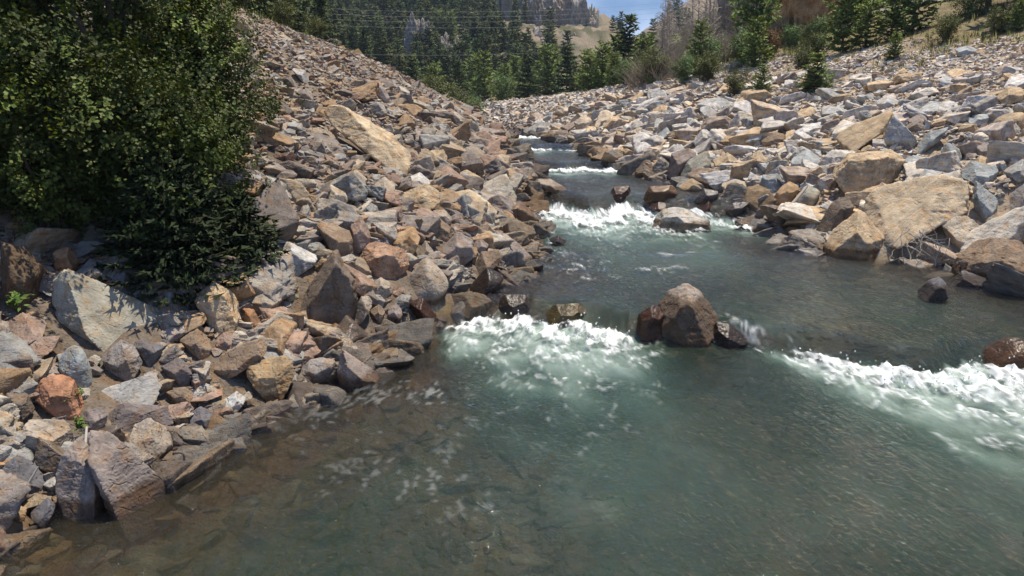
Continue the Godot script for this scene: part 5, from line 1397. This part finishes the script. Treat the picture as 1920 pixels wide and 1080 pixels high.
	for i in 120:
		var D := rng.randf_range(50.0, 95.0)
		var u := rng.randf_range(0.20, 0.40)
		line.append([u * D, D, rng.randf_range(3.6, 7.5)])
	line.sort_custom(func(p, q): return p[0] / p[1] < q[0] / q[1])
	for i in line.size():
		var e: Array = line[i]
		var z: float = e[2] / 8.0
		var o: Node3D = dead[i] if i < 3 else copy_of(dead[i % 3], Vector3.ZERO, 0.0, Vector3.ONE)
		o.position = at_land(e[0], e[1], 0.1)
		o.basis = Basis.from_euler(Vector3(rng.randf_range(-0.06, 0.06), rng.randf() * TAU, rng.randf_range(-0.06, 0.06))).scaled(Vector3(z, z, z))
		var far := "far up" if e[1] > 70.0 else "halfway up" if e[1] > 55.0 else "low on"
		var row: int = i / 4
		tag(o, "bare grey dead tree %s the right slope, %s clump from the sky" % [far, ORD[row]], "dead tree", "dead trees of the right slope")
	# grey leafless brush between the dead trees
	var bv := PackedVector3Array()
	var bn := PackedVector3Array()
	var bf := PackedInt32Array()
	for i in 46:
		var a := rng.randf() * TAU
		var d := Vector3(cos(a) * 0.7, rng.randf_range(0.5, 1.2), sin(a) * 0.7).normalized()
		var p0 := Vector3(cos(a), 0, sin(a)) * rng.randf() * 0.25
		var L := rng.randf_range(0.7, 1.5)
		tube(bv, bn, bf, [p0, p0 + d * L * 0.5, p0 + (d + Vector3(rng.randfn() * 0.3, 0.2, rng.randfn() * 0.3)) * L], [0.022, 0.016, 0.005], 3)
	where = []
	tint = []
	for i in 1500:
		var D := rng.randf_range(46.0, 100.0)
		var u := rng.randf_range(0.17, 0.42)
		where.append(Transform3D(Basis(Vector3.UP, rng.randf() * TAU).scaled(Vector3.ONE * rng.randf_range(0.6, 1.5)), at_land(u * D, D, 0.05)))
		var g := rng.randf_range(0.7, 1.25)
		tint.append(Color(g, g * 0.96, g * 0.9) if rng.randf() < 0.8 else Color(0.42 * g, 0.62 * g, 0.25 * g))
	var brush := base("dead_brush")
	tag(brush, "grey leafless brush covering the slope of dead trees", "brush", "", "stuff")
	scatter(mesh_of(bv, bn, bf), "twigs", grey_bark, where, tint, brush)
	# leafy shrubs
	var spray2 := leaf_spray(12, 0.5, 0.13, 0.32)
	var protos: Array = []
	for i in 3:
		protos.append(leafy("shrub", Vector3(0, 0, 0), 2.6, 1.2, 6, 420, spray2, [leaf_green, leaf_willow, leaf_rust][i], bark, 16, 0.05))
	var used_ := {}
	var shrubs := ["0 13.0 41.0 0.7", "0 15.3 40.0 0.5", "2 14.1 40.5 0.6", "0 15.0 36.0 0.45", "0 11.8 44.0 0.7", "0 10.2 43.0 0.6", "1 10.6 34.2 0.45", "0 16.6 40.0 0.5", "1 14.7 36.0 0.5", "1 -6.6 66.0 1.4", "1 -5.3 68.0 1.3", "1 -4.4 64.0 1.1", "0 -3.6 66.0 1.0", "1 -8.4 70.0 1.5", "0 -1.0 76.0 1.0", "1 -12.2 33.0 0.6", "1 -11.8 38.0 0.55", "1 -11.2 42.0 0.5", "1 17.3 29.3 0.4", "1 18.2 27.6 0.35", "0 19.4 31.5 0.5", "2 15.2 43.0 0.5", "1 10.8 40.0 0.6", "1 9.2 47.0 0.8", "0 8.2 52.0 0.7", "1 13.6 34.0 0.4"]
	var said := ["green leafy shrub at the foot of the dead slope", "green shrub left of the orange cliff's base", "rust-leaved shrub in the middle of the right crest", "green shrub under the tall bushy pine", "tall green shrub among the dead trees", "green shrub nearest the sky gap on the dead slope", "small yellow-green tuft shrub on the scree near the low pine sprig", "green shrub between cliff and broad pine bush", "yellow-green shrub behind the low dark pine bush", "golden willow thicket at the river bend, leftmost", "golden willow thicket at the river bend, tallest in the middle", "golden willow thicket close to the water at the bend", "dark green willow hiding the river's end", "golden willow behind the others beneath the conifers", "small green willow by the far water", "dry yellow bush on the left crest under the spruces, nearest", "dry yellow bush on the left crest, second upstream", "dry yellow bush on the left crest, third upstream", "yellow-green tuft on the grassy top of the right scree", "yellow-green tuft nearest the right frame edge's pine shadow", "green shrub below the grey road", "rust-leaved shrub under the orange cliff", "yellow-green shrub on the far right crest", "yellow-green shrub at the edge of the far right scree", "green shrub beside the far crest pines", "yellow-green tuft below the broad pine bush"]
	for i in shrubs.size():
		var q: PackedFloat64Array = shrubs[i].split_floats(" ")
		var kind := int(q[0])
		var o: Node3D
		if used_.has(kind):
			o = copy_of(protos[kind], at_land(q[1], q[2], 0.05), rng.randf() * TAU, Vector3.ONE * q[3])
		else:
			used_[kind] = true
			o = protos[kind]
			o.position = at_land(q[1], q[2], 0.05)
			o.basis = Basis(Vector3.UP, 1.0).scaled(Vector3.ONE * q[3])
		tag(o, said[i], "shrub", "leafy shrubs")
	# dry grass on the tops of the banks
	var gv := PackedVector3Array()
	var gn := PackedVector3Array()
	var gf := PackedInt32Array()
	for i in 12:
		var a := rng.randf() * TAU
		var d := Vector3(cos(a), 0, sin(a))
		var p := d * rng.randf() * 0.1
		var s := d.cross(Vector3.UP) * 0.012
		var t := gv.size()
		gv.append_array([p - s, p + d * 0.12 + Vector3(0, rng.randf_range(0.2, 0.4), 0), p + s])
		for e in 3: gn.append((Vector3.UP + d * 0.4).normalized())
		gf.append_array([t, t + 1, t + 2])
	where = []
	tint = []
	for i in 3600:
		var D := rng.randf_range(16.0, 60.0)
		var left := rng.randf() < 0.3
		var s := rng.randf_range(9.3, 19.0)
		var x := tab(XL, D) - s - 0.5 if left else tab(XR, D) + s
		if absf(x) > 0.8 * D: continue
		if n_big.get_noise_2d(x * 3.0, D * 3.0) < -0.12: continue
		where.append(Transform3D(Basis(Vector3.UP, rng.randf() * TAU).scaled(Vector3.ONE * rng.randf_range(0.5, 1.05)), at_land(x, D, 0.02)))
		var g := rng.randf_range(0.7, 1.2)
		tint.append(Color(0.26 * g, 0.24 * g, 0.10 * g) if rng.randf() < 0.65 else Color(0.13 * g, 0.17 * g, 0.06 * g))
	var grass := base("dry_grass")
	tag(grass, "dry yellow-green grass on the tops of both banks", "grass", "", "stuff")
	scatter(mesh_of(gv, gn, gf), "blades", plain(Color(1, 1, 1), 0.9, 0.3), where, tint, grass)

# ---------------------------------------------------------------- cliffs, road, wires, driftwood
func cliff(label: String, at: Vector3, size: Vector3, tint: Color, sd: int) -> void:
	var o := build(crag_mesh(size * 0.86, sd), "rock_cliff", rock_material(tint, 0.92, 0.16, 14.0))
	o.position = at
	tag(o, label, "cliff")

func small_things() -> void:
	cliff("orange sunlit rock cliff at the top edge above the right bank shrubs", Vector3(19.2, 12.5, -47.5), Vector3(2.2, 6.6, 3.0), Color(0.66, 0.40, 0.20), 301)
	cliff("brown rock cliff at the top edge behind the bright upright pine", Vector3(27.0, 13.5, -51.0), Vector3(3.2, 6.0, 3.0), Color(0.38, 0.27, 0.19), 302)
	cliff("grey-brown crag among the dead trees left of the orange cliff", Vector3(18.5, 11.5, -58.0), Vector3(2.2, 4.0, 3.0), Color(0.32, 0.29, 0.26), 303)
	for e in CRAGS:
		var q: PackedFloat64Array = e[0].split_floats(" ")
		cliff(e[1], Vector3(q[0], q[1], -q[2]), Vector3(q[3], q[4], q[5]), [Color(0.36, 0.335, 0.30), Color(0.42, 0.395, 0.36), Color(0.37, 0.315, 0.275), Color(0.34, 0.32, 0.295)][int(absf(q[0])) % 4], 310 + int(absf(q[0])))
	rng.seed = 991
	# the road on the right bench
	var v := PackedVector3Array()
	var n := PackedVector3Array()
	var f := PackedInt32Array()
	for i in 40:
		var D := 24.0 + i
		for j in 5:
			var x := tab(XR, D) + 20.0 + j * 1.4
			v.append(Vector3(x, land(x, D) + 0.12, -D))
	for i in 39:
		for j in 4:
			var p := i * 5 + j
			f.append_array([p, p + 5, p + 1, p + 1, p + 5, p + 6])
	var rm := rock_material(Color(0.27, 0.255, 0.235), 0.95, 0.8, 1.0)
	tag(build(mesh_of(v, normals_of(v, f), f), "road", rm), "grey gravel road shoulder on the right bench", "road", "", "structure")
	# power lines across the valley
	var wire := plain(Color(0.30, 0.32, 0.34), 0.5)
	wire.cull_mode = BaseMaterial3D.CULL_BACK
	var hts := [16.6, 15.9, 15.2, 14.4, 10.6]
	for i in 5:
		var pts: Array = []
		var rad: Array = []
		for k in 25:
			var t := k / 24.0
			pts.append(Vector3(lerpf(-46.0, 34.0, t), hts[i] - 2.2 * 4.0 * t * (1.0 - t) + 2.6 * t + 1.2, -lerpf(100.0, 118.0, t)))
			rad.append(0.013)
		tag(build(rod(pts, rad, 5), "power_line", wire), "power line across the far valley, %s" % ["topmost of five", "second from the top", "third from the top", "fourth from the top", "lowest, well below the other four"][i], "power line", "power lines across the valley")
	# bleached log by the side cascade
	var wood := plain(Color(0.36, 0.31, 0.25), 0.85)
	wood.cull_mode = BaseMaterial3D.CULL_BACK
	tag(build(rod([Vector3(6.75, 0.6, -17.6), Vector3(7.15, 0.92, -17.9), Vector3(7.55, 1.25, -18.2), Vector3(7.8, 1.45, -18.4)], [0.05, 0.048, 0.042, 0.03], 8), "driftwood_log", wood), "bleached pole leaning on rocks beside the right side cascade", "log")
	# driftwood heap in front of the huge bright boulder: every stick a thing
	var grey_wood := plain(Color(0.33, 0.30, 0.26), 0.9)
	grey_wood.cull_mode = BaseMaterial3D.CULL_BACK
	var shapes: Array = []
	for i in 6:
		var pts: Array = []
		var rad: Array = []
		var p := Vector3(-0.5, 0, 0)
		var d := Vector3(1, 0.1, 0)
		for k in 7:
			pts.append(p)
			rad.append(0.015 * (1.0 - k * 0.12))
			d = (d + Vector3(0, rng.randf_range(-0.4, 0.4), rng.randf_range(-0.4, 0.4))).normalized()
			p += d * 0.16
		shapes.append(rod(pts, rad, 5))
	var heap := base("driftwood_tangle", Vector3(8.15, 0.55, -13.75))
	tag(heap, "tangle of bleached crooked driftwood sticks before the huge bright boulder", "driftwood")
	for i in 34:
		var o := build(shapes[i % 6], "stick", grey_wood, heap)
		var s := rng.randf_range(0.4, 0.8)
		o.transform = Transform3D(Basis.from_euler(Vector3(rng.randf_range(-0.8, 0.8), rng.randf() * TAU, rng.randf_range(-1.1, 1.1))).scaled(Vector3(s, s, s)), Vector3(rng.randfn() * 0.30, 0.05 + rng.randf() * 0.36, rng.randfn() * 0.16))
	# white sticks caught at the cracked slab
	wood = plain(Color(0.50, 0.45, 0.38), 0.85)
	for s in [["-3.95 0.62 -5.90 -3.89 0.44 -5.72 -3.82 0.26 -5.60", "white stick caught in the crack of the big cracked slab"], ["-4.40 0.12 -5.52 -4.33 0.24 -5.58 -4.27 0.36 -5.64", "white stick left of the big cracked slab at the waterline"]]:
		var q: PackedFloat64Array = s[0].split_floats(" ")
		tag(build(rod([Vector3(q[0], q[1], q[2]), Vector3(q[3], q[4], q[5]), Vector3(q[6], q[7], q[8])], [0.011, 0.013, 0.006], 6), "driftwood_stick", wood), s[1], "stick")
	# little green plants between the near stones
	var green := plain(Color(0.10, 0.17, 0.035), 0.7, 0.4)
	var tuft := leaf_spray(26, 0.22, 0.11, 0.2)
	for s in [["-5.75 7.75 0.8", "green grass tuft at the left frame edge beside the dark rust-streaked boulder"], ["-4.35 6.3 0.5", "green moss tuft on the shore left of the big cracked slab"], ["-4.6 6.6 0.4", "small green tuft between the tan block and the slate rock"]]:
		var q: PackedFloat64Array = s[0].split_floats(" ")
		var o := base("green_tuft", Vector3(q[0], bank(q[0], q[1]) + 0.12, -q[1]))
		for k in 4:
			var b := build(tuft, "leaves", green, o)
			b.set_meta("kind", "stuff")
			b.transform = Transform3D(Basis.from_euler(Vector3(rng.randf_range(-0.5, 0.5), rng.randf() * 6.0, rng.randf_range(-0.5, 0.5))).scaled(Vector3.ONE * q[2]), Vector3(rng.randf_range(-0.12, 0.12), 0, rng.randf_range(-0.12, 0.12)))
		tag(o, s[1], "grass tuft")
